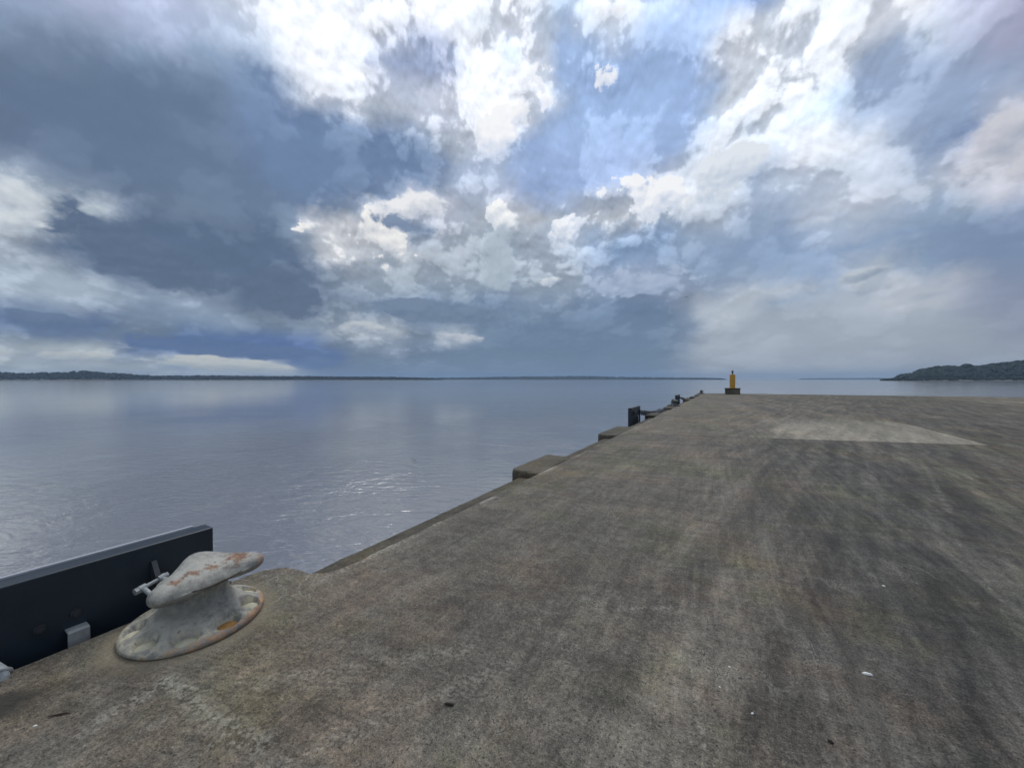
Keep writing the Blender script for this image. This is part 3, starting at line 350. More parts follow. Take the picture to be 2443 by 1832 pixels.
def concrete_mat():
    m, t, b = new_mat('weathered concrete')
    pos = t.node('NewGeometry').outputs['Position']
    X, Y, Z = t.sep(pos)
    info = t.node('ObjectInfo').outputs['Color']
    big, bigc = t.noise(pos, 0.42, 4, 0.55)
    mid, midc = t.noise(t.vadd(pos, (31.0, 7.0, 0.0)), 2.6, 8, 0.66)
    sm, _ = t.noise(pos, 12.0, 6, 0.66)
    # traffic wear: long bands down the pier, slightly skewed
    wrp = t.scale(t.vadd(bigc, (0.5, 0.5, 0.5), 'SUBTRACT'), 0.45)
    pw = t.vadd(pos, wrp)
    wx, wy, _ = t.sep(pw)
    tr, _ = t.noise(t.comb((wx + wy * 0.13) * 1.5, (wy - wx * 0.13) * 0.10, 3.0), 1.0, 6, 0.66)
    tr2, _ = t.noise(t.comb((wx - wy * 0.22) * 3.6, (wy + wx * 0.22) * 0.22, 9.0), 1.0, 6, 0.7)
    tr3, _ = t.noise(t.comb((wx + wy * 0.05) * 13.0, (wy - wx * 0.05) * 0.55, 6.0), 1.0, 5, 0.7)
    # cast with scrapes across
    ac, _ = t.noise(t.comb(X * 0.7 + Y * 0.25, Y * 5.5 - X * 1.2, 2.0), 1.0, 6, 0.68)
    fine, _ = t.noise(pos, 46.0, 4, 0.72)
    grit, gritc = t.noise(pos, 150.0, 2, 0.6)
    pits = t.voro(pos, 62.0, 0)
    pit2, _ = t.noise(pos, 75.0, 1, 0.5)
    lane0 = (X + (mid - 0.5) * 1.6 - Y * 0.03).sst(-1.6, 1.0, 0.42, 1.0)
    tone = (0.485 + (big - 0.5) * 0.35 + (mid - 0.5) * 0.62 + ((tr - 0.5) * 0.80 + (tr2 - 0.5) * 1.15 + (tr3 - 0.5) * 0.85) * lane0 + (ac - 0.5) * 0.40
            + (sm - 0.5) * 0.62 + (fine - 0.5) * 0.95 + (grit - 0.5) * 0.85)
    c, _ = t.ramp(tone, [(0.12, (0.036, 0.035, 0.031)), (0.36, (0.088, 0.085, 0.076)), (0.52, (0.142, 0.136, 0.121)),
                         (0.70, (0.225, 0.215, 0.188)), (0.92, (0.36, 0.345, 0.30))])
    # reddish brown and olive stains
    br, bg_, bb = t.sep(bigc)
    mr, mg, mb = t.sep(midc)
    red = (br * 0.6 + mg * 0.4).sst(0.47, 0.62)
    grn = (bg_ * 0.55 + mb * 0.45).sst(0.48, 0.62)
    c = t.mix(red * 0.75, c, t.vmul(c, (1.14, 0.97, 0.87)))
    c = t.mix(grn * 0.70, c, t.vmul(c, (0.97, 1.03, 0.80)))
    # the walked side by the edge stays warm and tan, the driven lane is darker
    lane = (X + (mid - 0.5) * 1.6 + (tr - 0.5) * 2.6 - Y * 0.03).sst(-0.7, 1.1)
    lane = lane * Y.sst(16.0, 5.0, 0.35, 1.0)
    c = t.mix(lane, t.vmul(c, (1.06, 1.0, 0.92)), t.vmul(c, (0.60, 0.595, 0.585)))
    dk = (bb * 0.5 + mr * 0.5).sst(0.50, 0.64)
    c = t.mix(dk * 0.55, c, t.vmul(c, (0.66, 0.68, 0.72)))
    # one newer, paler pour beyond the near joint
    npx = (X + (mid - 0.5) * 2.0).sst(0.2, 2.0) * X.sst(5.30, 5.27) * (Y - X * 0.305 - 11.74).sst(0.0, 0.03) * (Y + (big - 0.5) * 5.0).sst(20.5, 14.5)
    c = t.mix(npx * (0.32 + sm * 0.40), c, t.scale(t.comb(0.38, 0.352, 0.285), tone * 1.0 + 0.5))
    # pits and grains
    pm = pits.sst(0.24, 0.06) * pit2.sst(0.47, 0.60)
    c = t.mix(pm * 0.85, c, (0.035, 0.032, 0.028))
    gm = grit.sst(0.62, 0.74)
    c = t.mix(gm * 0.35, c, (0.40, 0.37, 0.32))
    # long wandering hair cracks, dark with a dusty lip
    cn, _ = t.noise(t.comb(X * 0.55 + Y * 0.10, Y * 0.22, 11.0), 1.0, 7, 0.60)
    cd = (cn - 0.53).abs()
    cmk = cd.sst(0.0016, 0.0005) * mr.sst(0.46, 0.54)
    c = t.mix(cd.sst(0.006, 0.002) * mr.sst(0.48, 0.56) * 0.30, c, (0.36, 0.34, 0.29))
    c = t.mix(cmk * 0.75, c, (0.030, 0.028, 0.025))
    # laitance left along the old form edges, scrapes and cracks
    nz = (sm - 0.5) * 0.30 + (fine - 0.5) * 0.18
    for (a, bb2, w, amt) in STREAKS:
        dd = seg_dist(t, X + (mid - 0.5) * 0.10, Y + (sm - 0.5) * 0.08, a, bb2)
        mk = (dd + nz * w * 3.4 + (mid - 0.5) * w * 2.4).sst(w, w * 0.2) * (fine * 0.55 + sm * 0.45).sst(0.44, 0.58)
        tgt = (0.46, 0.44, 0.37) if amt > 0 else (0.05, 0.048, 0.043)
        c = t.mix(mk * abs(amt), c, tgt)
    # worn pale rim along the water edge
    rim = ((X + 2.735).abs() + nz * 0.28).sst(0.075, 0.015) * Y.sst(1.6, 1.9) * (mid * 0.7 + fine * 0.3).sst(0.48, 0.58) * Y.sst(9.0, 3.0, 0.45, 1.0)
    c = t.mix(rim * 0.62, c, (0.47, 0.45, 0.38))
    # hair cracks near the bollard's corner
    cw = t.vadd(pos, t.scale(t.vadd(midc, (0.5, 0.5, 0.5), 'SUBTRACT'), 0.55))
    ed = t.voro(cw, 2.7, 0, 'DISTANCE_TO_EDGE')
    ck = ed.sst(0.014, 0.004) * (((X + 2.95) * (X + 2.95) + (Y - 1.62) * (Y - 1.62)).op('SQRT')).sst(0.55, 0.25)
    c = t.mix(ck * 0.75, c, (0.50, 0.47, 0.37))
    # brushed finish beside the bollard
    brn, _ = t.noise(t.comb(X * 5.0 + Y * 2.0 + (sm - 0.5) * 3.0, Y * 42.0 - X * 15.0 + (mid - 0.5) * 9.0, 5.0), 1.0, 5, 0.66)
    brm = (((X + 2.1) * (X + 2.1) * 0.6 + (Y - 0.9) * (Y - 0.9)).op('SQRT') + (mid - 0.5) * 1.2).sst(1.1, 0.25)
    c = t.mix(brm * 0.55, c, t.vmul(c, (0.94, 0.99, 0.98)))
    c = t.mix(brm * mid.sst(0.40, 0.60, 0.25, 0.80), c, t.scale(c, brn.sst(0.28, 0.72, 0.58, 1.48)))
    # old rust bleed round the bollard foot and a dark patch at the corner
    rb = (((X + 2.97) * (X + 2.97) + (Y - 1.06) * (Y - 1.06)).op('SQRT') + (sm - 0.5) * 0.22)
    c = t.mix(rb.sst(0.50, 0.36) * 0.45, c, (0.34, 0.29, 0.20))
    dp = (((X + 3.00) * (X + 3.00) + (Y - 0.30) * (Y - 0.30)).op('SQRT') + nz * 0.3).sst(0.17, 0.06)
    c = t.mix(dp * 0.78, c, (0.030, 0.031, 0.028))
    c = t.scale(t.vmul(c, info), 0.97)
    setv(t, b, 'Base Color', c)
    setv(t, b, 'Roughness', (tone * 0.25 + 0.70).clamp())
    setv(t, b, 'Specular IOR Level', 0.25)
    hgt = sm * 0.006 + fine * 0.0042 + grit * 0.0016 - pm * 0.004 + brn * brm * 0.006 - ck * 0.003
    bump(t, b, hgt, 0.9)
    return m

# (from, to, half width, + pale / - dark) in metres on the deck
STREAKS = [
    ((-2.46, 0.46), (-2.51, 0.78), 0.070, 0.40),
    ((-2.51, 0.78), (-1.73, 0.81), 0.085, 0.42),
    ((-2.10, 0.98), (-1.30, 1.75), 0.075, 0.22),
    ((-1.62, 0.72), (-1.05, 1.75), 0.070, 0.20),
    ((1.26, 2.40), (1.07, 1.98), 0.007, 0.7),
    ((2.6, 4.9), (1.9, 3.6), 0.020, 0.35),
    ((-0.10, 1.75), (-0.20, 2.35), 0.012, 0.35),
    ((0.55, 2.0), (0.62, 3.9), 0.09, -0.35),
    ((1.05, 3.2), (1.3, 7.4), 0.10, -0.30),
    ((2.2, 6.4), (3.0, 9.5), 0.06, 0.22),
    ((2.9, 4.0), (4.2, 6.5), 0.14, -0.30),
    ((-0.65, 2.55), (-0.35, 2.75), 0.03, 0.30),
    ((1.0, 1.6), (3.6, 5.2), 0.60, -0.22),
    ((2.0, 1.6), (5.0, 4.6), 0.60, -0.22),
]

def simple_mat(name, col, rough=0.6, metal=0.0, var=0.25, nscale=8.0, bmp=0.0, spec=0.5, rust=0.0):
    m, t, b = new_mat(name)
    pos = t.node('TexCoord').outputs['Object']
    n, _ = t.noise(pos, nscale, 6, 0.6)
    f, _ = t.noise(pos, nscale * 6, 4, 0.65)
    c = t.scale(t.comb(*col), (n - 0.5) * (2.2 * var) + (f - 0.5) * (1.4 * var) + 1.0)
    if rust:
        r, _ = t.noise(t.vadd(pos, (3.0, 1.0, 2.0)), nscale * 0.8, 7, 0.68)
        c = t.mix(r.sst(0.56, 0.68) * rust, c, (0.20, 0.075, 0.025))
    setv(t, b, 'Base Color', c)
    setv(t, b, 'Roughness', (n * 0.3 + (rough - 0.15)).clamp()); setv(t, b, 'Metallic', metal)
    setv(t, b, 'Specular IOR Level', spec)
    if bmp: bump(t, b, n * bmp + f * (bmp * 0.35), 0.9)
    return m

def bollard_mat():
    m, t, b = new_mat('worn grey bollard paint')
    pos = t.node('TexCoord').outputs['Object']
    X, Y, Z = t.sep(pos)
    n, nc = t.noise(pos, 6.5, 7, 0.62)
    n2, _ = t.noise(t.vadd(pos, (5.0, 2.0, 1.0)), 22.0, 6, 0.68)
    n3, _ = t.noise(pos, 120.0, 3, 0.6)
    c = t.mix((n * 0.6 + n2 * 0.4).sst(0.34, 0.62), (0.150, 0.152, 0.140), (0.40, 0.385, 0.33))
    c = t.mix(Z.sst(0.30, 0.38) * n.sst(0.38, 0.60) * 0.40, c, (0.46, 0.45, 0.405))  # paler head top: light from above put into the paint colour
    # chalky cream on the flange
    fl = Z.sst(0.085, 0.045)
    c = t.mix(fl * n2.sst(0.42, 0.60) * 0.75, c, (0.50, 0.46, 0.33))
    # grime where rope rubs the neck
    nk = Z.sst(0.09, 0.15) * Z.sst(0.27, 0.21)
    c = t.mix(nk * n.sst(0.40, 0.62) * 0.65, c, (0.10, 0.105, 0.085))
    # dark scuffs
    c = t.mix(n2.sst(0.60, 0.70) * n.sst(0.5, 0.6) * 0.7, c, (0.055, 0.055, 0.05))
    # rust: a row of patches along the head, the flange rim on the land side
    rust = None
    for (cx, cy, cz, r) in ((0.13, 0.17, 0.37, 0.105), (0.15, 0.03, 0.37, 0.05), (0.14, -0.06, 0.37, 0.045), (0.15, -0.15, 0.36, 0.05)):
        dx, dy, dz = X - cx, (Y - cy) * 0.75, Z - cz
        g = ((dx * dx + dy * dy + dz * dz).op('SQRT') / (r * 0.72) + (n2 - 0.5) * 4.6).sst(1.0, 0.20)
        rust = g if rust is None else rust.max(g)
    rim = (X * X + Y * Y).op('SQRT').sst(0.315, 0.355)
    rr = rim * (n * 0.55 + n2 * 0.6 + (X + Y * 0.7) * 0.42).sst(0.60, 0.76)
    rust = rust.max(rr * 0.95)
    rc = t.mix(n2.sst(0.35, 0.65), (0.16, 0.062, 0.022), (0.42, 0.17, 0.055))
    c = t.mix(rust * 0.72, c, rc)
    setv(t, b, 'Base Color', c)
    setv(t, b, 'Roughness', (n * 0.35 + 0.38 + rust * 0.25).clamp())
    setv(t, b, 'Specular IOR Level', 0.4)
    bump(t, b, n * 0.012 + n2 * 0.006 + n3 * 0.0012 + rust * 0.002, 0.8)
    return m

def water_mat():
    m, t, b = new_mat('harbour water')
    pos = t.node('NewGeometry').outputs['Position']
    X, Y, Z = t.sep(pos)
    c, s = math.cos(R(26)), math.sin(R(26))
    u = X * c + Y * s; vv = Y * c - X * s
    # cat's-paws: ruffled and slack patches
    pa, pac = t.noise(pos, 0.045, 4, 0.55)
    pb, _ = t.noise(t.comb(u * 0.35, vv, 0.0), 0.16, 4, 0.55)
    ruf = (pa * 0.6 + pb * 0.4).sst(0.40, 0.60, 0.18, 1.0)
    _, wc = t.noise(pos, 0.30, 3, 0.5)
    pw = t.vadd(pos, t.scale(t.vadd(wc, (0.5, 0.5, 0.5), 'SUBTRACT'), 1.6))
    ux, uy, _ = t.sep(pw)
    u2 = ux * c + uy * s; v2 = uy * c - ux * s
    r1, _ = t.noise(t.comb(u2 * 0.55, v2 * 1.6, 1.0), 1.0, 3, 0.5)
    r2, _ = t.noise(t.comb(u2 * 1.1, v2 * 3.0, 4.0), 1.0, 3, 0.55)
    r3, _ = t.noise(t.comb(u2 * 3.6, v2 * 7.5, 2.0), 1.0, 3, 0.55)
    pn, _ = t.noise(pos, 0.11, 4, 0.6)
    ruf = ruf * 0.8 + X.sst(-48.0, -8.0) * pn.sst(0.40, 0.58) * 1.9
    far = (X * 0.86 - Y * 0.5).sst(-75.0, -22.0, 0.30, 1.1)      # slack water farther out
    gx, gy = X + 15.5 + (pn - 0.5) * 12.0, Y - 9.8 + (pa - 0.5) * 10.0
    paw = (gx * gx * 0.55 + gy * gy).op('SQRT').sst(7.0, 0.5)        # a puff of wind off the quay
    hgt = (r1 * 0.013 + (r2 * 0.019 + r3 * 0.0060) * (ruf + paw * 3.2)) * far
    setv(t, b, 'Base Color', t.mix(pa.sst(0.4, 0.6), (0.175, 0.176, 0.184), (0.195, 0.194, 0.200)))
    setv(t, b, 'Roughness', 0.09); setv(t, b, 'IOR', 3.0); setv(t, b, 'Specular IOR Level', 0.5)
    bump(t, b, hgt, 1.0)
    return m

def foliage_mat(name, a, bcol):
    m, t, b = new_mat(name)
    g = t.node('NewGeometry')
    rnd = S(t.nt, g.outputs['Random Per Island'])
    n, _ = t.noise(g.outputs['Position'], 0.16, 5, 0.65)
    c = t.mix((rnd * 0.65 + (n - 0.5) * 1.2 + 0.15).clamp(), a, bcol)
    setv(t, b, 'Base Color', c); setv(t, b, 'Roughness', 0.75); setv(t, b, 'Specular IOR Level', 0.2)
    return m

M_CONC = concrete_mat()
M_WATER = water_mat()
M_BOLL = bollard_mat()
M_BOLL_BACKLIT = simple_mat('bollard darkened as backlit', (0.10, 0.105, 0.10), 0.7, 0, 0.5, 8, 0.004, 0.3, 0.4)  # for the far bollards: their backlit shade put into a darker colour
M_PLUG = simple_mat('cream mortar plug', (0.50, 0.48, 0.36), 0.85, 0, 0.35, 25, 0.006, 0.2)
M_PLUGR = simple_mat('rusty mortar plug', (0.36, 0.20, 0.07), 0.85, 0, 0.6, 22, 0.008, 0.2, 0.8)
M_PANEL = simple_mat('navy fender panel paint', (0.0135, 0.0235, 0.0350), 0.42, 0, 0.25, 5, 0.001, 0.45)
M_PAD = simple_mat('white fender facing edge', (0.40, 0.42, 0.46), 0.5, 0, 0.15, 6)
M_RUB = simple_mat('black rubber', (0.008, 0.008, 0.009), 0.7, 0, 0.3, 6, 0.002, 0.3)
M_GALV = simple_mat('galvanised steel', (0.32, 0.345, 0.345), 0.5, 0.25, 0.3, 18, 0.0015, 0.5, 0.15)
M_CHAIN = simple_mat('dark chain steel', (0.07, 0.08, 0.10), 0.5, 0.4, 0.4, 15, 0.002, 0.5, 0.3)
M_DBOLT = simple_mat('dull bolt steel', (0.05, 0.055, 0.06), 0.5, 0.4, 0.3, 30)
M_YEL = simple_mat('yellow beacon paint', (0.56, 0.30, 0.045), 0.6, 0, 0.25, 3, 0.002, 0.4, 0.5)
M_LANT = simple_mat('dark lantern glass', (0.02, 0.028, 0.035), 0.25, 0, 0.2, 10)
M_WOODY = simple_mat('dark dead wood', (0.030, 0.024, 0.018), 0.8, 0, 0.5, 30, 0.002, 0.2)
M_SHELL = simple_mat('bleached shell', (0.82, 0.81, 0.77), 0.55, 0, 0.15, 30, 0.001)
M_BIRD = simple_mat('dark feathers', (0.03, 0.03, 0.032), 0.7, 0, 0.2, 10)
def land_mat():
    m, t, b = new_mat('shore ground')
    pos = t.node('NewGeometry').outputs['Position']
    X, Y, Z = t.sep(pos)
    n, _ = t.noise(pos, 0.03, 5, 0.6)
    c = t.mix((Z + (n - 0.5) * 16.0).sst(4.0, 0.0), (0.030, 0.040, 0.028), (0.150, 0.145, 0.115))
    setv(t, b, 'Base Color', c); setv(t, b, 'Roughness', 0.9); setv(t, b, 'Specular IOR Level', 0.1)
    return m
M_LAND = land_mat()
M_FOR1 = foliage_mat('headland foliage', (0.010, 0.018, 0.014), (0.036, 0.050, 0.030))
M_FOR2 = foliage_mat('far foliage', (0.008, 0.014, 0.013), (0.016, 0.023, 0.018))

# ------------------------------------------------------------------ object helpers
def tag(o, label=None, cat=None, group=None, kind=None):
    if label: o['label'] = label
    if cat: o['category'] = cat
    if group: o['group'] = group
    if kind: o['kind'] = kind
    return o
def empty(name, loc, rz=0.0):
    o = bpy.data.objects.new(name, None); o.empty_display_size = 0.2
    COL.objects.link(o); o.location = loc; o.rotation_euler = (0, 0, rz); return o
def link_bm(name, bm, m, parent=None, loc=None, smooth=False):
    me = bpy.data.meshes.new(name); bm.to_mesh(me); bm.free()
    if m: me.materials.append(m)
    if smooth: me.polygons.foreach_set('use_smooth', [True] * len(me.polygons))
    o = bpy.data.objects.new(name, me); COL.objects.link(o)
    if parent: o.parent = parent
    if loc: o.location = loc
    return o
def copy_tree(o, parent=None):
    c = o.copy(); COL.objects.link(c)
    if parent: c.parent = parent
    for ch in list(o.children): copy_tree(ch, c)
    return c
def add_box(bm, lo, hi, bev=0.0, seg=2):
    r = bmesh.ops.create_cube(bm, size=1.0)
    vs = r['verts']
    for v in vs:
        v.co = Vector([lo[i] + (v.co[i] + 0.5) * (hi[i] - lo[i]) for i in range(3)])
    if bev:
        es = list({e for v in vs for e in v.link_edges})
        bmesh.ops.bevel(bm, geom=es, offset=bev, segments=seg, affect='EDGES', profile=0.5)
def add_tube(bm, pts, r, n=10, closed=False, cap=True):
    pts = [Vector(p) for p in pts]; k = len(pts); rings = []
    up = Vector((0, 0, 1)); prevn = None
    for i, p in enumerate(pts):
        a = pts[(i - 1) % k] if (closed or i > 0) else p
        b_ = pts[(i + 1) % k] if (closed or i < k - 1) else p
        tg = (b_ - a).normalized()
        nrm = prevn if prevn is not None else (up if abs(tg.dot(up)) < 0.9 else Vector((1, 0, 0)))
        nrm = (nrm - tg * nrm.dot(tg)).normalized(); prevn = nrm
        bi = tg.cross(nrm)
        rr = r[i] if isinstance(r, (list, tuple)) else r
        rings.append([bm.verts.new(p + nrm * (rr * math.cos(2 * math.pi * j / n)) + bi * (rr * math.sin(2 * math.pi * j / n))) for j in range(n)])
    m_ = k if closed else k - 1
    for i in range(m_):
        A, B = rings[i], rings[(i + 1) % k]
        off = 0
        if closed and i == k - 1:
            off = min(range(n), key=lambda o_: (A[0].co - B[o_].co).length)
        for j in range(n):
            try: bm.faces.new((A[j], A[(j + 1) % n], B[(j + 1 + off) % n], B[(j + off) % n]))
            except ValueError: pass
    if cap and not closed:
        bm.faces.new(rings[0][::-1]); bm.faces.new(rings[-1])
def add_lathe(bm, prof, n=32, center=(0, 0)):
    rings = []
    for (r, z) in prof:
        rings.append([bm.verts.new((center[0] + r * math.cos(2 * math.pi * j / n), center[1] + r * math.sin(2 * math.pi * j / n), z)) for j in range(n)])
    for A, B in zip(rings, rings[1:]):
        for j in range(n): bm.faces.new((A[j], A[(j + 1) % n], B[(j + 1) % n], B[j]))
    bm.faces.new(rings[0][::-1]); bm.faces.new(rings[-1])
def fix(bm): bmesh.ops.recalc_face_normals(bm, faces=bm.faces[:])

# ------------------------------------------------------------------ water
WZ = -2.4
bm = bmesh.new()
rad = [0.0, 40, 200, 900, 4000, 15000]
prev = [bm.verts.new((0, 0, WZ))]
for r_ in rad[1:]:
    ring = [bm.verts.new((r_ * math.cos(2 * math.pi * j / 96), r_ * math.sin(2 * math.pi * j / 96), WZ)) for j in range(96)]
    for j in range(96):
        if len(prev) == 1: bm.faces.new((prev[0], ring[j], ring[(j + 1) % 96]))
        else: bm.faces.new((prev[j], ring[j], ring[(j + 1) % 96], prev[(j + 1) % 96]))
    prev = ring
tag(link_bm('water', bm, M_WATER), 'calm grey blue harbour water rippled by a light breeze', 'water', kind='structure')

# ------------------------------------------------------------------ pier
EDGE = -2.76; LEDGE = -3.14; PLAT = -3.32
END = lambda x: 48.0 + (x + 2.8) * 0.128          # the seaward end runs slightly skew
XR = 34.0
bm = bmesh.new()
def prism(bm, poly, z0, z1):
    lo = [bm.verts.new((x, y, z0)) for x, y in poly]; hi = [bm.verts.new((x, y, z1)) for x, y in poly]
    bm.faces.new(hi); bm.faces.new(lo[::-1])
    n = len(poly)
    for i in range(n): bm.faces.new((lo[i], lo[(i + 1) % n], hi[(i + 1) % n], hi[i]))
prism(bm, [(LEDGE + 0.10, -14), (XR - .05, -14), (XR - .05, END(XR) - .06), (LEDGE + 0.10, END(LEDGE) - .06)], -5.0, -0.135)
fix(bm)
pier = tag(link_bm('pier', bm, M_CONC), 'long weathered concrete pier running out into the bay', 'pier', kind='structure')
pier.color = (0.85, 0.85, 0.83, 1)

def jit(x, y, k=5.0, a=0.012, seed=0.0):
    return a * (mnoise.noise(Vector((x * k, y * k, seed))) + 0.6 * mnoise.noise(Vector((x * k * 3.7, y * k * 3.7, seed + 4))))

def slab(outline, tone, seed, rough_edges=(), z=0.0, th=0.13, step=0.05):
    """a deck slab: worn outline, small chamfer, skirt"""
    pts = []
    n = len(outline)
    for i in range(n):
        a, b_ = Vector(outline[i]), Vector(outline[(i + 1) % n])
        L = (b_ - a).length
        if i in rough_edges:
            k = max(2, int(L / step))
            nv = Vector((b_ - a)).normalized(); nv = Vector((nv.y, -nv.x))
            for j in range(k):
                p = a.lerp(b_, j / k); q = jit(p.x, p.y, 3.0, 0.016, seed)
                pts.append(p + nv * q)
        else: pts.append(a)
    bm = bmesh.new()
    N = len(pts); cx = sum(p.x for p in pts) / N; cy = sum(p.y for p in pts) / N
    def inset(p_prev, p, p_next, dd):
        e1 = (p - p_prev).normalized(); e2 = (p_next - p).normalized()
        n1 = Vector((-e1.y, e1.x)); n2 = Vector((-e2.y, e2.x)); q = (n1 + n2)
        q = q.normalized() if q.length > 1e-4 else n1
        return p + q * dd
    area = sum(pts[i].x * pts[(i + 1) % N].y - pts[(i + 1) % N].x * pts[i].y for i in range(N))
    if area < 0: pts = pts[::-1]
    top, mid_, low = [], [], []
    for i in range(N):
        p = pts[i]; dd = 0.010 + 0.012 * abs(mnoise.noise(Vector((p.x * 4, p.y * 4, seed + 9))))
        q = inset(pts[i - 1], p, pts[(i + 1) % N], dd)
        top.append(bm.verts.new((q.x, q.y, z)))
        mid_.append(bm.verts.new((p.x, p.y, z - dd * 1.1)))
        low.append(bm.verts.new((p.x, p.y, z - th)))
    for i in range(N):
        j = (i + 1) % N
        bm.faces.new((low[i], low[j], mid_[j], mid_[i])); bm.faces.new((mid_[i], mid_[j], top[j], top[i]))
    f = bm.faces.new(top); bmesh.ops.triangulate(bm, faces=[f])
    fix(bm)
    o = link_bm('deck_slab', bm, M_CONC, pier); o.color = tone + (1.0,) if len(tone) == 3 else tone
    return o

G = 0.012
# first slab carries the bollard platform
cor = [(EDGE, 2.02), (EDGE - .015, 1.93), (EDGE - .06, 1.84), (EDGE - .16, 1.78), (EDGE - .30, 1.765), (EDGE - .42, 1.74), (PLAT + .10, 1.70), (PLAT + .03, 1.62), (PLAT, 1.48)]
o1 = [(EDGE, 10.9)] + cor + [(PLAT, -4.0), (5.29 - G, -4.0), (5.29 - G, 13.36)]
slab(o1, (1.0, 1.0, 1.0), 1.0, rough_edges=tuple(range(0, len(cor) + 1)))
slab([(EDGE, 10.93), (5.29 - G, 13.39), (5.29 - G, 23.6), (EDGE, 22.4)], (1.10, 1.09, 1.05), 2.0, rough_edges=(3,))
slab([(EDGE, 22.43), (5.29 - G, 23.63), (5.29 - G, 35.3), (EDGE, 34.6)], (1.05, 1.05, 1.03), 3.0)
slab([(EDGE, 34.63), (5.29 - G, 35.33), (5.29 - G, END(5.3)), (EDGE, END(EDGE))], (1.02, 1.02, 1.0), 4.0)
slab([(5.29 + G, -4.0), (14.6 - G, -4.0), (14.6 - G, 20.2), (5.29 + G, 18.6)], (0.86, 0.87, 0.88), 5.0)
slab([(5.29 + G, 18.63), (14.6 - G, 20.23), (14.6 - G, END(14.6)), (5.29 + G, END(5.3))], (0.90, 0.91, 0.90), 6.0)
slab([(14.6 + G, -4.0), (24.0, -4.0), (24.0, 31.0), (14.6 + G, 31.0)], (0.95, 0.96, 0.96), 7.0)
slab([(14.6 + G, 31.03), (24.0, 31.03), (24.0, END(24)), (14.6 + G, END(14.6))], (1.25, 1.24, 1.15), 8.0)
slab([(24.03, -4.0), (XR, -4.0), (XR, END(XR)), (24.03, END(24))], (0.95, 0.96, 0.96), 9.0)

# lower ledge along the water edge
bm = bmesh.new()
ys = [1.0 + 0.08 * i for i in range(int(14 / 0.08))] + [15.0 + 0.5 * i for i in range(67)]
rows_ = []
for yv in ys:
    q = jit(0.0, yv, 2.0, 0.018, 21.0)
    rows_.append([bm.verts.new((EDGE + 0.06, yv, -0.085 + 0.4 * q)), bm.verts.new((EDGE - 0.06, yv, -0.100 + 0.5 * q)),
                  bm.verts.new((LEDGE + 0.02 + q, yv, -0.118)), bm.verts.new((LEDGE + q, yv, -0.140)), bm.verts.new((LEDGE, yv, -0.5)),
                  bm.verts.new((LEDGE, yv, -5.0))])
for A, B in zip(rows_, rows_[1:]):
    for j in range(5): bm.faces.new((A[j], A[j + 1], B[j + 1], B[j]))
bm.faces.new(rows_[-1][::-1])
fix(bm)
lg = link_bm('edge_ledge', bm, M_CONC, pier); lg.color = (0.55, 0.54, 0.50, 1)
# wall under the bollard platform
bm = bmesh.new()
add_box(bm, (PLAT + 0.006, -4.0, -5.0), (EDGE, 1.66, -0.125), 0.02, 1)
w_ = link_bm('platform_wall', bm, M_CONC, pier); w_.color = (0.8, 0.8, 0.78, 1)

def edge_block(y0, y1, tone=0.92, seed=0):
    bm = bmesh.new()
    prof = [(EDGE - 0.004, y0 + 0.0), (PLAT + 0.06, y0 + 0.02), (PLAT, y0 + 0.10), (PLAT, y1 - 0.06), (PLAT + 0.06, y1), (EDGE - 0.004, y1)]
    pts = []
    for i in range(len(prof)):
        a, b_ = Vector(prof[i]), Vector(prof[(i + 1) % len(prof)])
        k = max(1, int((b_ - a).length / 0.07))
        for j in range(k):
            p = a.lerp(b_, j / k)
            q = jit(p.x, p.y, 4.0, 0.020, 50.0 + seed) if p.x < EDGE - 0.05 else 0.0
            pts.append(Vector((p.x + q, p.y + q * 0.6)))
    cx, cy = sum(p.x for p in pts) / len(pts), sum(p.y for p in pts) / len(pts)
    def ring(z, s): return [bm.verts.new((cx + (p.x - cx) * s, cy + (p.y - cy) * s, z + jit(p.x, p.y, 6, 0.006, 3))) for p in pts]
    L = [ring(-0.004, 0.955), ring(-0.022, 0.985), ring(-0.07, 1.0), ring(-1.3, 1.0), ring(-1.6, 0.8)]
    N = len(pts)
    for A, B in zip(L, L[1:]):
        for i in range(N): bm.faces.new((A[i], A[(i + 1) % N], B[(i + 1) % N], B[i]))
    bmesh.ops.triangulate(bm, faces=[bm.faces.new(L[0])]); bm.faces.new(L[-1])
    fix(bm)
    o = link_bm('edge_block', bm, M_CONC, pier); o.color = (tone * 0.70, tone * 0.71, tone * 0.68, 1)
for i, (a, b_) in enumerate([(5.60, 7.15), (10.5, 12.7), (17.15, 18.7), (22.3, 25.3), (31.9, 33.6), (37.0, 39.2), (42.0, 47.9)]):
    edge_block(a, b_, (0.92, 0.98, 0.85, 0.9, 0.7, 0.7, 0.8)[i], i)

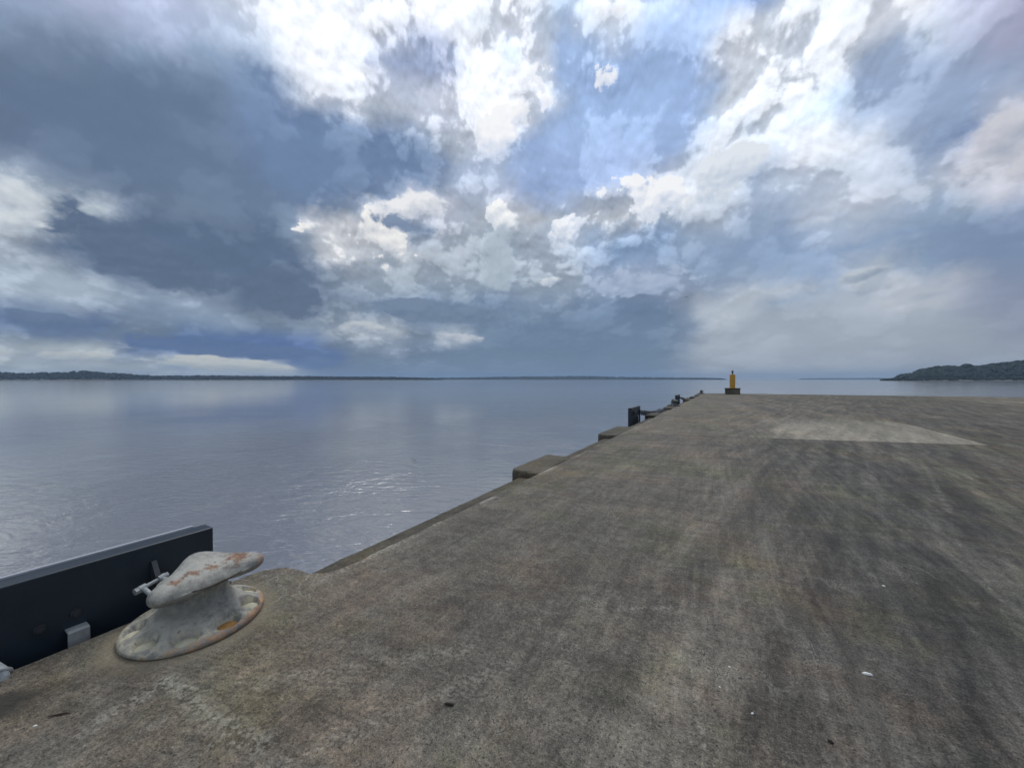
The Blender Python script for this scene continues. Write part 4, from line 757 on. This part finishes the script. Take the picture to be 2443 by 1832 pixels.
# ------------------------------------------------------------------ bollards
POCK = [(k * 2 * math.pi / 9 + 0.18) for k in range(9)]
def make_bollard():
    root = empty('mooring_bollard', (0, 0, 0))
    bm = bmesh.new()
    prof = [(0.0, 0.0), (0.352, 0.0), (0.362, 0.012), (0.360, 0.030), (0.348, 0.041), (0.330, 0.049), (0.308, 0.058), (0.285, 0.068), (0.262, 0.078),
            (0.240, 0.088), (0.218, 0.100), (0.198, 0.114), (0.181, 0.130), (0.167, 0.148), (0.157, 0.168), (0.151, 0.19), (0.150, 0.22), (0.155, 0.25), (0.17, 0.275), (0.17, 0.30)]
    NSEG = 144; dense = []
    for (r0, z0), (r1, z1) in zip(prof, prof[1:]):
        k = 3 if 0.19 < r1 < 0.35 else 1
        for j in range(k): dense.append((r0 + (r1 - r0) * j / k, z0 + (z1 - z0) * j / k))
    dense.append(prof[-1]); dense = dense[1:]
    rings = []
    for (r, z) in dense:
        ring = []
        for j in range(NSEG):
            a = 2 * math.pi * j / NSEG
            zz, rr = z, r
            if z > 0.035 and r < 0.345:
                for pa in POCK:
                    dx, dy = r * math.cos(a) - 0.285 * math.cos(pa), r * math.sin(a) - 0.285 * math.sin(pa)
                    ca, sa = math.cos(pa), math.sin(pa)
                    rad_, tan_ = dx * ca + dy * sa, -dx * sa + dy * ca
                    q = math.sqrt((rad_ / 0.056) ** 2 + (tan_ / 0.066) ** 2)
                    if q < 1.10:
                        f = 1.0 if q < 0.96 else max(0.0, (1.10 - q) / 0.14); f = f * f * (3 - 2 * f)
                        zz = zz * (1 - f) + min(zz, 0.024) * f
            rr *= 1 + 0.006 * mnoise.noise(Vector((math.cos(a) * 3, math.sin(a) * 3, z * 9)))
            # neck is a little longer along the quay
            sq = 1.0 + 0.13 * max(0.0, min(1.0, (z - 0.06) / 0.1))
            ring.append(bm.verts.new((rr * math.cos(a) * (2 - sq), rr * math.sin(a) * sq, zz)))
        rings.append(ring)
    for A, B in zip(rings, rings[1:]):
        for j in range(NSEG): bm.faces.new((A[j], A[(j + 1) % NSEG], B[(j + 1) % NSEG], B[j]))
    bm.faces.new(rings[0][::-1]); bm.faces.new(rings[-1])
    fix(bm)
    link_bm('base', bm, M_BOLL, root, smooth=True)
    # head: sections along the quay
    bm = bmesh.new()
    NS, NR = 44, 36; rings = []
    HL = 0.300
    for i in range(NS + 1):
        tt = -1 + 2 * i / NS
        tt = math.copysign(1 - (1 - abs(tt)) ** 1.7, tt)
        yv = HL * tt + 0.022
        e = max(0.0, 1 - abs(tt) ** 5.0) ** 0.42
        hump = math.exp(-(tt / 0.50) ** 2)
        a = (0.086 + 0.092 * hump) * e           # half width
        front = 0.232 + 0.012 * hump              # land side stays nearly straight
        cx = front - (0.086 + 0.092 * hump)
        cz = 0.310 + 0.012 * hump + 0.008 * tt
        b1 = (0.062 + 0.026 * hump) * e; b2 = (0.060 + 0.004 * hump) * e
        ring = []
        for j in range(NR):
            th = 2 * math.pi * j / NR
            cxv, szv = math.cos(th), math.sin(th)
            px_ = math.copysign(abs(cxv) ** 0.80, cxv) * a
            pz_ = math.copysign(abs(szv) ** 0.86, szv) * (b1 if szv > 0 else b2)
            if szv > 0: pz_ += -0.27 * px_ * e * (0.35 + 0.65 * hump)   # top falls to the land side
            if szv < 0: pz_ += 0.05 * px_
            v_ = Vector((cx + px_, yv, cz + pz_))
            v_ += v_.normalized() * 0.006 * mnoise.noise(v_ * 7.0)
            ring.append(bm.verts.new(v_))
        rings.append(ring)
    for A, B in zip(rings, rings[1:]):
        for j in range(NR): bm.faces.new((A[j], A[(j + 1) % NR], B[(j + 1) % NR], B[j]))
    bm.faces.new(rings[0]); bm.faces.new(rings[-1])
    bmesh.ops.remove_doubles(bm, verts=bm.verts[:], dist=0.0004)
    fix(bm)
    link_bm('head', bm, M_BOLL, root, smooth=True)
    for k, pa in enumerate(POCK):
        bm = bmesh.new()
        n = 18; ring = []; top = bm.verts.new((0, 0, 0.037))
        mid_ = [bm.verts.new((0.036 * math.cos(2 * math.pi * j / n), 0.041 * math.sin(2 * math.pi * j / n), 0.033 + random.uniform(-.003, .002))) for j in range(n)]
        low = [bm.verts.new((0.052 * math.cos(2 * math.pi * j / n), 0.058 * math.sin(2 * math.pi * j / n), 0.022)) for j in range(n)]
        for j in range(n):
            bm.faces.new((top, mid_[j], mid_[(j + 1) % n])); bm.faces.new((mid_[j], low[j], low[(j + 1) % n], mid_[(j + 1) % n]))
        fix(bm)
        o = link_bm('bolt_plug', bm, M_PLUGR if k == 0 else M_PLUG, root, (0.285 * math.cos(pa), 0.285 * math.sin(pa), 0.0), True)
        o.rotation_euler = (0, 0, pa)
        if k == 0: o['label'] = 'rusty orange bolt plug'
    return root
BG = 'T-head bollards along the pier edge'
b1 = make_bollard(); b1.location = (-2.975, 1.06, 0.0); b1.scale = (1.0, 1.0, 0.97)
tag(b1, 'big pale grey T-head bollard streaked with rust, in the foreground', 'bollard', BG)
b2 = copy_tree(b1); b2.location = (-2.98, 23.9, 0.0)
tag(b2, 'distant bollard on the edge block just beyond the fender panel with chains', 'bollard', BG)
b3 = copy_tree(b1); b3.location = (-2.95, 46.2, 0.0)
tag(b3, 'tiny dark bollard at the far corner of the pier, left of the yellow beacon', 'bollard', BG)

# ------------------------------------------------------------------ fender panels
def stadium(L, W, n=9):
    """closed loop in the XY plane, long axis X"""
    h = (L - W) / 2; r = W / 2; pts = []
    for i in range(n): a = -math.pi / 2 + math.pi * i / (n - 1); pts.append((h + r * math.cos(a), r * math.sin(a), 0))
    for i in range(n): a = math.pi / 2 + math.pi * i / (n - 1); pts.append((-h + r * math.cos(a), r * math.sin(a), 0))
    return pts
link_bm0 = bmesh.new(); add_tube(link_bm0, stadium(0.27, 0.15), 0.021, 8, closed=True); fix(link_bm0)
LINK_ME = bpy.data.meshes.new('chain_link'); link_bm0.to_mesh(LINK_ME); link_bm0.free()
LINK_ME.materials.append(M_CHAIN); LINK_ME.polygons.foreach_set('use_smooth', [True] * len(LINK_ME.polygons))
LINK_GALV = LINK_ME.copy(); LINK_GALV.materials.clear(); LINK_GALV.materials.append(M_GALV)

def chain(a, b_, sag, label, group=None, me=None, name='chain', pitch=0.145):
    a, b_ = Vector(a), Vector(b_)
    root = empty(name, a)
    L = (b_ - a).length; n = max(2, round(L / pitch))
    P = lambda u: a.lerp(b_, u) + Vector((0, 0, -4 * sag * u * (1 - u)))
    for i in range(n):
        u = (i + 0.5) / n; p = P(u); tg = (P(u + 0.01) - P(u - 0.01)).normalized()
        o = bpy.data.objects.new('chain_link', me or LINK_ME); COL.objects.link(o); o.parent = root
        rot = tg.to_track_quat('X', 'Z').to_matrix().to_4x4()
        o.matrix_basis = Matrix.Translation(p - a) @ rot @ Matrix.Rotation(R(45 + 90 * (i % 2)), 4, 'X') @ Matrix.Scale(pitch / 0.215, 4)
    return tag(root, label, 'chain', group)

def make_shackle(name, loc, rot, parent=None, size=1.0):
    root = empty(name, loc); root.rotation_euler = rot
    if parent: root.parent = parent
    root.scale = (size,) * 3
    bm = bmesh.new()
    pts = [(0, -0.062, 0), (0.03, -0.064, 0)]
    for i in range(9):
        a = -math.pi / 2 + math.pi * i / 8; pts.append((0.10 + 0.075 * math.cos(a), 0.075 * math.sin(a), 0))
    pts += [(0.03, 0.064, 0), (0, 0.062, 0)]
    add_tube(bm, pts, 0.0165, 12)
    for sy in (-1, 1):
        add_tube(bm, [(0, sy * 0.042, 0), (0, sy * 0.085, 0)], 0.027, 14)
    fix(bm); link_bm('bow', bm, M_GALV, root, smooth=False)
    bm = bmesh.new()
    add_tube(bm, [(0, -0.095, 0), (0, 0.09, 0)], 0.0145, 12)
    add_tube(bm, [(0, -0.112, 0), (0, -0.086, 0)], 0.026, 6)
    add_tube(bm, [(0, 0.086, 0), (0, 0.106, 0)], 0.024, 6)
    fix(bm); link_bm('pin', bm, M_GALV, root)
    return root

def make_panel():
    root = empty('fender_panel', (0, 0, 0))
    H = 0.411; L2 = 0.83
    bm = bmesh.new()
    add_box(bm, (-0.135, -L2, -1.75), (0.0, L2, H), 0.008, 2); fix(bm)
    link_bm('panel_board', bm, M_PANEL, root)
    bm = bmesh.new(); add_box(bm, (-0.158, -L2 + 0.05, -1.7), (-0.137, L2 - 0.075, H + 0.010), 0.005, 2)
    link_bm('facing_pad', bm, M_PAD, root)
    for (yy, zz) in ((0.12, 0.13), (-0.02, 0.11), (-0.58, 0.12), (-0.45, 0.12)):
        bm = bmesh.new(); add_tube(bm, [(0, 0, 0), (0.012, 0, 0)], 0.026, 6); add_tube(bm, [(0.010, 0, 0), (0.026, 0, 0)], 0.014, 10)
        link_bm('bolt', bm, M_DBOLT, root, (0.001, yy, zz))
    # lifting lugs with a gusset
    for yy in (0.48, -0.55):
        bm = bmesh.new()
        prof = [(0.0, 0.30), (0.012, 0.30), (0.085, 0.215), (0.095, 0.185), (0.08, 0.155), (0.0, 0.13)]
        A = [bm.verts.new((x_, yy - 0.014, z_)) for x_, z_ in prof]; B = [bm.verts.new((x_, yy + 0.014, z_)) for x_, z_ in prof]
        bm.faces.new(A); bm.faces.new(B[::-1])
        for i in range(6): bm.faces.new((A[i], B[i], B[(i + 1) % 6], A[(i + 1) % 6]))
        fix(bm); link_bm('lug', bm, M_DBOLT, root)
    # galvanised stop plate standing in the gap
    bm = bmesh.new()
    add_box(bm, (0.066, -0.045, -0.30), (0.078, 0.045, 0.050), 0.003, 1)
    add_box(bm, (0.002, -0.045, 0.0405), (0.0655, 0.045, 0.0525), 0.003, 1)
    fix(bm); link_bm('stop_plate', bm, M_GALV, root, (0, 0.12, 0))
    # rubber unit between panel and quay
    bm = bmesh.new()
    prof = [(0.30, 0.0), (0.30, 0.03), (0.22, 0.05), (0.20, 0.20), (0.24, 0.30), (0.30, 0.33), (0.30, 0.37)]
    add_lathe(bm, prof, 28)
    bmesh.ops.rotate(bm, verts=bm.verts[:], cent=(0, 0, 0), matrix=Matrix.Rotation(R(90), 3, 'Y')); fix(bm)
    link_bm('rubber_cone', bm, M_RUB, root, (0.002, 0.0, -0.78), True)
    return root
for o in list(b2.children) + list(b3.children):
    o.material_slots[0].link = 'OBJECT'; o.material_slots[0].material = M_BOLL_BACKLIT
FG = 'dark fender panels hung along the pier edge'
f1 = make_panel(); f1.location = (-3.455, 0.51, 0)
tag(f1, 'large navy fender panel with white top edge behind the foreground bollard', 'fender panel', FG)
f2 = copy_tree(f1); f2.location = (-3.455, 16.17, 0)
tag(f2, 'navy fender panel with two dark chains running to the next edge block', 'fender panel', FG)
f3 = copy_tree(f1); f3.location = (-3.455, 30.5, 0)
tag(f3, 'small far fender panel just beyond the second bollard', 'fender panel', FG)

sh = make_shackle('shackle', (-3.36, 0.955, 0.185), (R(8), R(12), R(16)), size=0.86)
tag(sh, 'galvanised shackle on the lug of the navy panel, behind the big bollard', 'shackle')
chain((-3.22, 1.02, 0.11), (-3.27, 1.36, 0.02), 0.02, 'short galvanised chain hidden behind the big bollard', None, LINK_GALV)
sh2 = make_shackle('shackle', (-3.36, 0.155, -0.03), (R(70), R(-10), R(62)), size=1.25)
tag(sh2, 'pale shackle lying on the pier edge at the left side of the photo', 'shackle')
ch0 = chain((-3.295, 0.345, 0.012), (-3.395, -0.05, 0.02), -0.02, 'short pale chain over the pier edge at the left side of the photo', None, LINK_GALV)
CG = 'chains holding back the far fender panels'
chain((-3.38, 16.98, 0.17), (-3.36, 22.1, -0.10), 0.10, 'upper of two chains from the navy panel to the next edge block', CG, pitch=0.215)
chain((-3.38, 16.75, 0.12), (-3.20, 21.6, -0.08), 0.14, 'lower of two chains from the navy panel to the next edge block', CG, pitch=0.215)
chain((-3.38, 31.3, 0.17), (-3.36, 36.9, -0.10), 0.10, 'thin chain from the small far fender panel to the block beyond it', CG, pitch=0.215)
# anchor post of the chains
bk = empty('chain_anchor', (-3.30, 21.75, -0.16))
bm = bmesh.new(); add_box(bm, (-0.05, -0.05, -0.35), (0.05, 0.05, 0.085), 0.008, 1); link_bm('post', bm, M_GALV, bk)
bm = bmesh.new(); add_box(bm, (-0.20, -0.03, 0.087), (0.20, 0.03, 0.125), 0.006, 1); link_bm('cross_bar', bm, M_CHAIN, bk)
tag(bk, 'small steel T-shaped anchor where the two chains end', 'chain anchor')

# ------------------------------------------------------------------ beacon
bc = empty('navigation_beacon', (0.0, 45.9, 0.0), R(4))
bm = bmesh.new(); add_box(bm, (-0.66, -0.6, 0.0), (0.66, 0.6, 0.575), 0.02, 2); fix(bm)
o = link_bm('plinth', bm, M_CONC, bc); o.color = (0.80, 0.80, 0.80, 1)
bm = bmesh.new(); add_box(bm, (-0.70, -0.64, 0.577), (0.70, 0.64, 0.655), 0.015, 2); fix(bm)
o = link_bm('plinth_cap', bm, M_CONC, bc); o.color = (0.42, 0.42, 0.42, 1)
bm = bmesh.new(); add_lathe(bm, [(0.29, 0.657), (0.29, 0.675), (0.262, 0.685), (0.262, 2.02), (0.272, 2.03), (0.272, 2.06), (0.255, 2.075)], 40); fix(bm)
link_bm('post', bm, M_YEL, bc)
bm = bmesh.new(); add_lathe(bm, [(0.075, 2.077), (0.075, 2.10), (0.05, 2.12), (0.05, 2.20), (0.085, 2.23), (0.085, 2.25)], 20); fix(bm)
ln = link_bm('lantern_base', bm, M_DBOLT, bc)
bm = bmesh.new(); add_lathe(bm, [(0.07, 2.252), (0.09, 2.28), (0.092, 2.40), (0.075, 2.47), (0.04, 2.50)], 20); fix(bm)
link_bm('lantern', bm, M_LANT, bc, smooth=True)
bm = bmesh.new(); add_tube(bm, [(0.055, 0, 2.44), (0.055, 0, 2.66)], 0.006, 6); link_bm('bird_spike', bm, M_DBOLT, bc)
tag(bc, 'yellow cylindrical light beacon on a square concrete plinth at the pier end', 'beacon')

# ------------------------------------------------------------------ land
def azw_(px): return math.atan((px - 1221.5) / 900.0)
def pt(az, r, z):      # az measured from the view axis
    a = az - YAW
    return Vector((r * math.sin(a), r * math.cos(a), z))
def interp(tab, x):
    if x <= tab[0][0]: return tab[0][1]
    for (x0, y0), (x1, y1) in zip(tab, tab[1:]):
        if x <= x1: return y0 + (y1 - y0) * (x - x0) / (x1 - x0)
    return tab[-1][1]
_ico = {}
for sub_ in (1, 2):
    b_ico = bmesh.new(); bmesh.ops.create_icosphere(b_ico, subdivisions=sub_, radius=1.0)
    b_ico.verts.index_update()
    _ico[sub_] = ([v.co.copy() for v in b_ico.verts], [tuple(v.index for v in f.verts) for f in b_ico.faces]); b_ico.free()
class Heap:
    """many small leaf masses gathered in one mesh"""
    def __init__(s): s.v, s.f = [], []
    def crown(s, c, rx, rz, sub=1, rnd=random):
        vs, fs = _ico[sub]; n0 = len(s.v); an = rnd.uniform(0, 6.28); ca, sa = math.cos(an), math.sin(an)
        for q in vs:
            k = 1 + rnd.uniform(-0.24, 0.24)
            s.v.append((c.x + (q.x * ca - q.y * sa) * rx * k, c.y + (q.x * sa + q.y * ca) * rx * k, c.z + q.z * rz * k))
        s.f += [tuple(i + n0 for i in f) for f in fs]
    def build(s, name, m):
        me = bpy.data.meshes.new(name); me.from_pydata(s.v, [], s.f); me.materials.append(m)
        o = bpy.data.objects.new(name, me); COL.objects.link(o); return o
def land(name, tab, dist, depth, tree, ncrown, labels, fmat, dens_base=0.1, sub=1, seed=1):
    """tab: (degrees from the view axis, skyline height in metres)"""
    rnd = random.Random(seed); random.seed(seed)
    a0, a1 = tab[0][0], tab[-1][0]
    NA, ND = 160, 12
    def ground(a, u):
        hh = max(0.0, interp(tab, a) - tree * 0.62)
        f = min(1.0, u / 0.55); f = f * f * (3 - 2 * f)
        return hh * (0.04 + 0.96 * f) * (0.92 + 0.16 * mnoise.noise(Vector((a * 2.1, u * 4, seed))))
    bm = bmesh.new(); grid = []
    for i in range(NA + 1):
        a = a0 + (a1 - a0) * i / NA; row = []
        for j in range(ND + 1):
            u = j / ND
            z = WZ - 1.0 if j == 0 else WZ + 0.6 + ground(a, u)
            r_ = dist + depth * u + (mnoise.noise(Vector((a * 1.3, seed, 0))) * depth * 0.08 if j < 3 else 0)
            row.append(bm.verts.new(pt(R(a), r_, z)))
        grid.append(row)
    for A, B in zip(grid, grid[1:]):
        for j in range(ND): bm.faces.new((A[j], B[j], B[j + 1], A[j + 1]))
    fix(bm)
    tag(link_bm(name, bm, M_LAND, smooth=True), labels[0], 'land', kind='structure')
    hp = Heap()
    for _ in range(ncrown):
        a = rnd.uniform(a0, a1); u = rnd.uniform(0.03, 0.62) ** 1.0
        if interp(tab, a) < tree * 0.45 and rnd.random() < 0.6: continue
        sc = rnd.uniform(0.7, 1.25) * min(1.0, 0.35 + interp(tab, a) / (tree * 1.6))
        if u < 0.12: sc *= 0.6
        z = WZ + 0.6 + ground(a, u) + tree * 0.45 * sc
        c = pt(R(a), dist + depth * u, z)
        hp.crown(c, tree * 0.52 * sc, tree * 0.50 * sc, sub, rnd)
        for _k in range(2 if sub > 1 else 0):
            hp.crown(c + Vector((rnd.uniform(-.5, .5) * tree * sc, rnd.uniform(-.5, .5) * tree * sc, rnd.uniform(-.1, .35) * tree * sc)), tree * 0.3 * sc, tree * 0.26 * sc, 1, rnd)
    tag(hp.build(name + '_forest', fmat), labels[1], 'forest', kind='stuff')

def table(pix, dist):
    return [(math.degrees(azw_(x)), max(0.3, hpx * dist * math.cos(azw_(x)) / 900.0)) for x, hpx in pix]
LEFT_PX = [(-330, 14), (-180, 22), (-60, 24), (0, 21), (47, 19), (87, 20), (119, 21), (159, 22), (192, 26), (231, 22), (268, 19), (307, 17), (336, 14), (380, 11), (470, 12), (579, 11), (633, 10), (723, 10), (800, 9), (930, 8), (990, 6), (1030, 3.5), (1060, 1)]
MID_PX = [(860, 1), (920, 4), (1000, 5.5), (1051, 5.5), (1143, 6.7), (1255, 9), (1403, 10.5), (1490, 7.5), (1603, 5.8), (1694, 5), (1722, 3.5), (1734, 0.6)]
FAR_PX = [(1905, 0.5), (1912, 3), (1950, 4), (2030, 4), (2080, 5), (2140, 5), (2200, 4)]
HEAD_PX = [(2100, 0.5), (2108, 1.5), (2125, 2.5), (2136, 5), (2145, 11), (2165, 16), (2177, 16), (2185, 23), (2204, 29), (2219, 33), (2263, 40), (2290, 37), (2305, 41), (2322, 38), (2342, 39), (2359, 43), (2391, 45), (2415, 52), (2443, 57), (2520, 61), (2700, 60), (2900, 50)]
land('left_shore', table(LEFT_PX, 2900.0), 2900.0, 700.0, 11.0, 4000, ('low dark wooded island along the left horizon', 'dark forest covering the low island on the left horizon'), M_FOR2, seed=3)
land('middle_shore', table(MID_PX, 5200.0), 5200.0, 900.0, 13.0, 2400, ('thin blue grey shore along the middle of the horizon', 'far forest on the thin shore left of the yellow beacon'), M_FOR2, seed=4)
land('far_shore', table(FAR_PX, 11000.0), 11000.0, 1200.0, 16.0, 500, ('pale distant shore to the right of the yellow beacon', 'pale distant forest on the far shore right of the beacon'), M_FOR2, seed=5)
land('headland', table(HEAD_PX, 1800.0), 1800.0, 420.0, 12.0, 2600, ('wooded headland sloping into the bay at the right edge', 'green forest covering the headland at the right edge'), M_FOR1, sub=2, seed=6)


# ------------------------------------------------------------------ small things
def pebble(bm, sx, sy, sz):
    r = bmesh.ops.create_icosphere(bm, subdivisions=2, radius=1.0)
    for v in r['verts']:
        k = 1 + 0.25 * mnoise.noise(v.co * 1.7 + Vector((sx * 90, 0, 0)))
        v.co = Vector((v.co.x * sx * k, v.co.y * sy * k, max(-0.3, v.co.z) * sz * k))
def twig(name, pts, r, m, label, cat):
    bm = bmesh.new(); add_tube(bm, pts, r, 7); fix(bm)
    c = Vector(pts[0]); bmesh.ops.translate(bm, verts=bm.verts[:], vec=-c)
    return tag(link_bm(name, bm, m, None, c), label, cat)
bm = bmesh.new(); pebble(bm, 0.023, 0.0085, 0.010); pebble(bm, 0.010, 0.007, 0.007)
o = tag(link_bm('shell', bm, M_SHELL, None, (0.622, 2.641, 0.002), True), 'white elongated shell lying on the dark concrete, lower right', 'shell'); o.rotation_euler = (0, 0, R(12))
WG = 'white fragments scattered on the deck'
for (x, y, sz, lb) in ((0.089, 2.06, 0.0075, 'white fragment on the deck nearest the bottom edge of the photo'), (-0.046, 2.155, 0.006, 'small white fragment between two others on the right of the deck'),
                   (-0.005, 2.334, 0.007, 'white fragment left of the shell and a little farther off'), (0.99, 3.839, 0.011, 'white fragment farthest out on the right of the deck'),
                   (-2.686, 0.365, 0.008, 'white fragment by the bottom left corner of the photo')):
    bm = bmesh.new(); pebble(bm, sz, sz * 0.6, sz * 0.6)
    o = tag(link_bm('shell_fragment', bm, M_SHELL, None, (x, y, 0.001), True), lb, 'fragment', WG); o.rotation_euler = (0, 0, x * 9)
bm = bmesh.new(); pebble(bm, 0.011, 0.009, 0.008)
tag(link_bm('pebble', bm, M_WOODY, None, (0.372, 2.066, 0.001), True), 'dark round pebble on the deck at the bottom right', 'pebble')
twig('dead_leaf', [(-1.180, 1.375, .004), (-1.168, 1.379, .008), (-1.152, 1.384, .008), (-1.140, 1.392, .005), (-1.137, 1.400, .006)], [.002, .0055, .006, .004, .001], M_WOODY, 'dark curled dead leaf on the reddish concrete in the middle foreground', 'leaf')
twig('twig', [(-2.705, .405, .004), (-2.68, .43, .005), (-2.66, .452, .005), (-2.645, .462, .004)], [.0015, .003, .003, .001], M_WOODY, 'thin dark twig lying on the deck below the bollard', 'twig')
twig('floating_twig', [(-13.45, 13.35, WZ + .01), (-13.30, 13.40, WZ + .06), (-13.17, 13.36, WZ + .05), (-13.12, 13.25, WZ - .02)], [.006, .009, .008, .004], M_WOODY, 'curved dark twig floating on the water', 'twig')
bd = empty('bird', (-6.4, 65.7, 14.6), R(60))
bm = bmesh.new()
prof = [(-.20, .004), (-.14, .02), (-.05, .04), (.05, .042), (.11, .03), (.15, .026), (.18, .012), (.20, .003)]
add_tube(bm, [(x, 0, 0) for x, r in prof], [r for x, r in prof], 10); fix(bm); link_bm('body', bm, M_BIRD, bd, smooth=True)
for sy in (-1, 1):
    bm = bmesh.new()
    sec = [(0.0, .07, -.06, 0.01), (.14, .09, -.03, .06), (.26, .05, -.04, .05), (.38, -.02, -.05, .02)]
    rows_ = [[bm.verts.new((xa, sy * yy, zz + .008)), bm.verts.new((xb, sy * yy, zz)), bm.verts.new((xa, sy * yy, zz - .008))] for yy, xa, xb, zz in sec]
    for A, B in zip(rows_, rows_[1:]):
        for j in range(3): bm.faces.new((A[j], A[(j + 1) % 3], B[(j + 1) % 3], B[j]))
    bm.faces.new(rows_[0]); bm.faces.new(rows_[-1][::-1]); fix(bm); link_bm('wing', bm, M_BIRD, bd)
tag(bd, 'small dark bird flying low in the sky above the pier', 'bird')


# ------------------------------------------------------------------ haze
bm = bmesh.new(); add_box(bm, (-15600, -15600, -6.5), (15600, 15600, 190.0))
hz = bpy.data.materials.new('thin sea haze'); hz.use_nodes = True; hz.node_tree.nodes.clear()
th = T(hz.node_tree)
pv = th.node('VolumePrincipled'); ho = th.node('OutputMaterial')
pv.inputs['Color'].default_value = (0.50, 0.72, 1.0, 1); pv.inputs['Density'].default_value = 0.00009
pv.inputs['Anisotropy'].default_value = 0.0
hz.node_tree.links.new(pv.outputs[0], ho.inputs['Volume'])
tag(link_bm('haze', bm, hz), 'thin bluish sea haze over the bay', 'haze', kind='stuff')
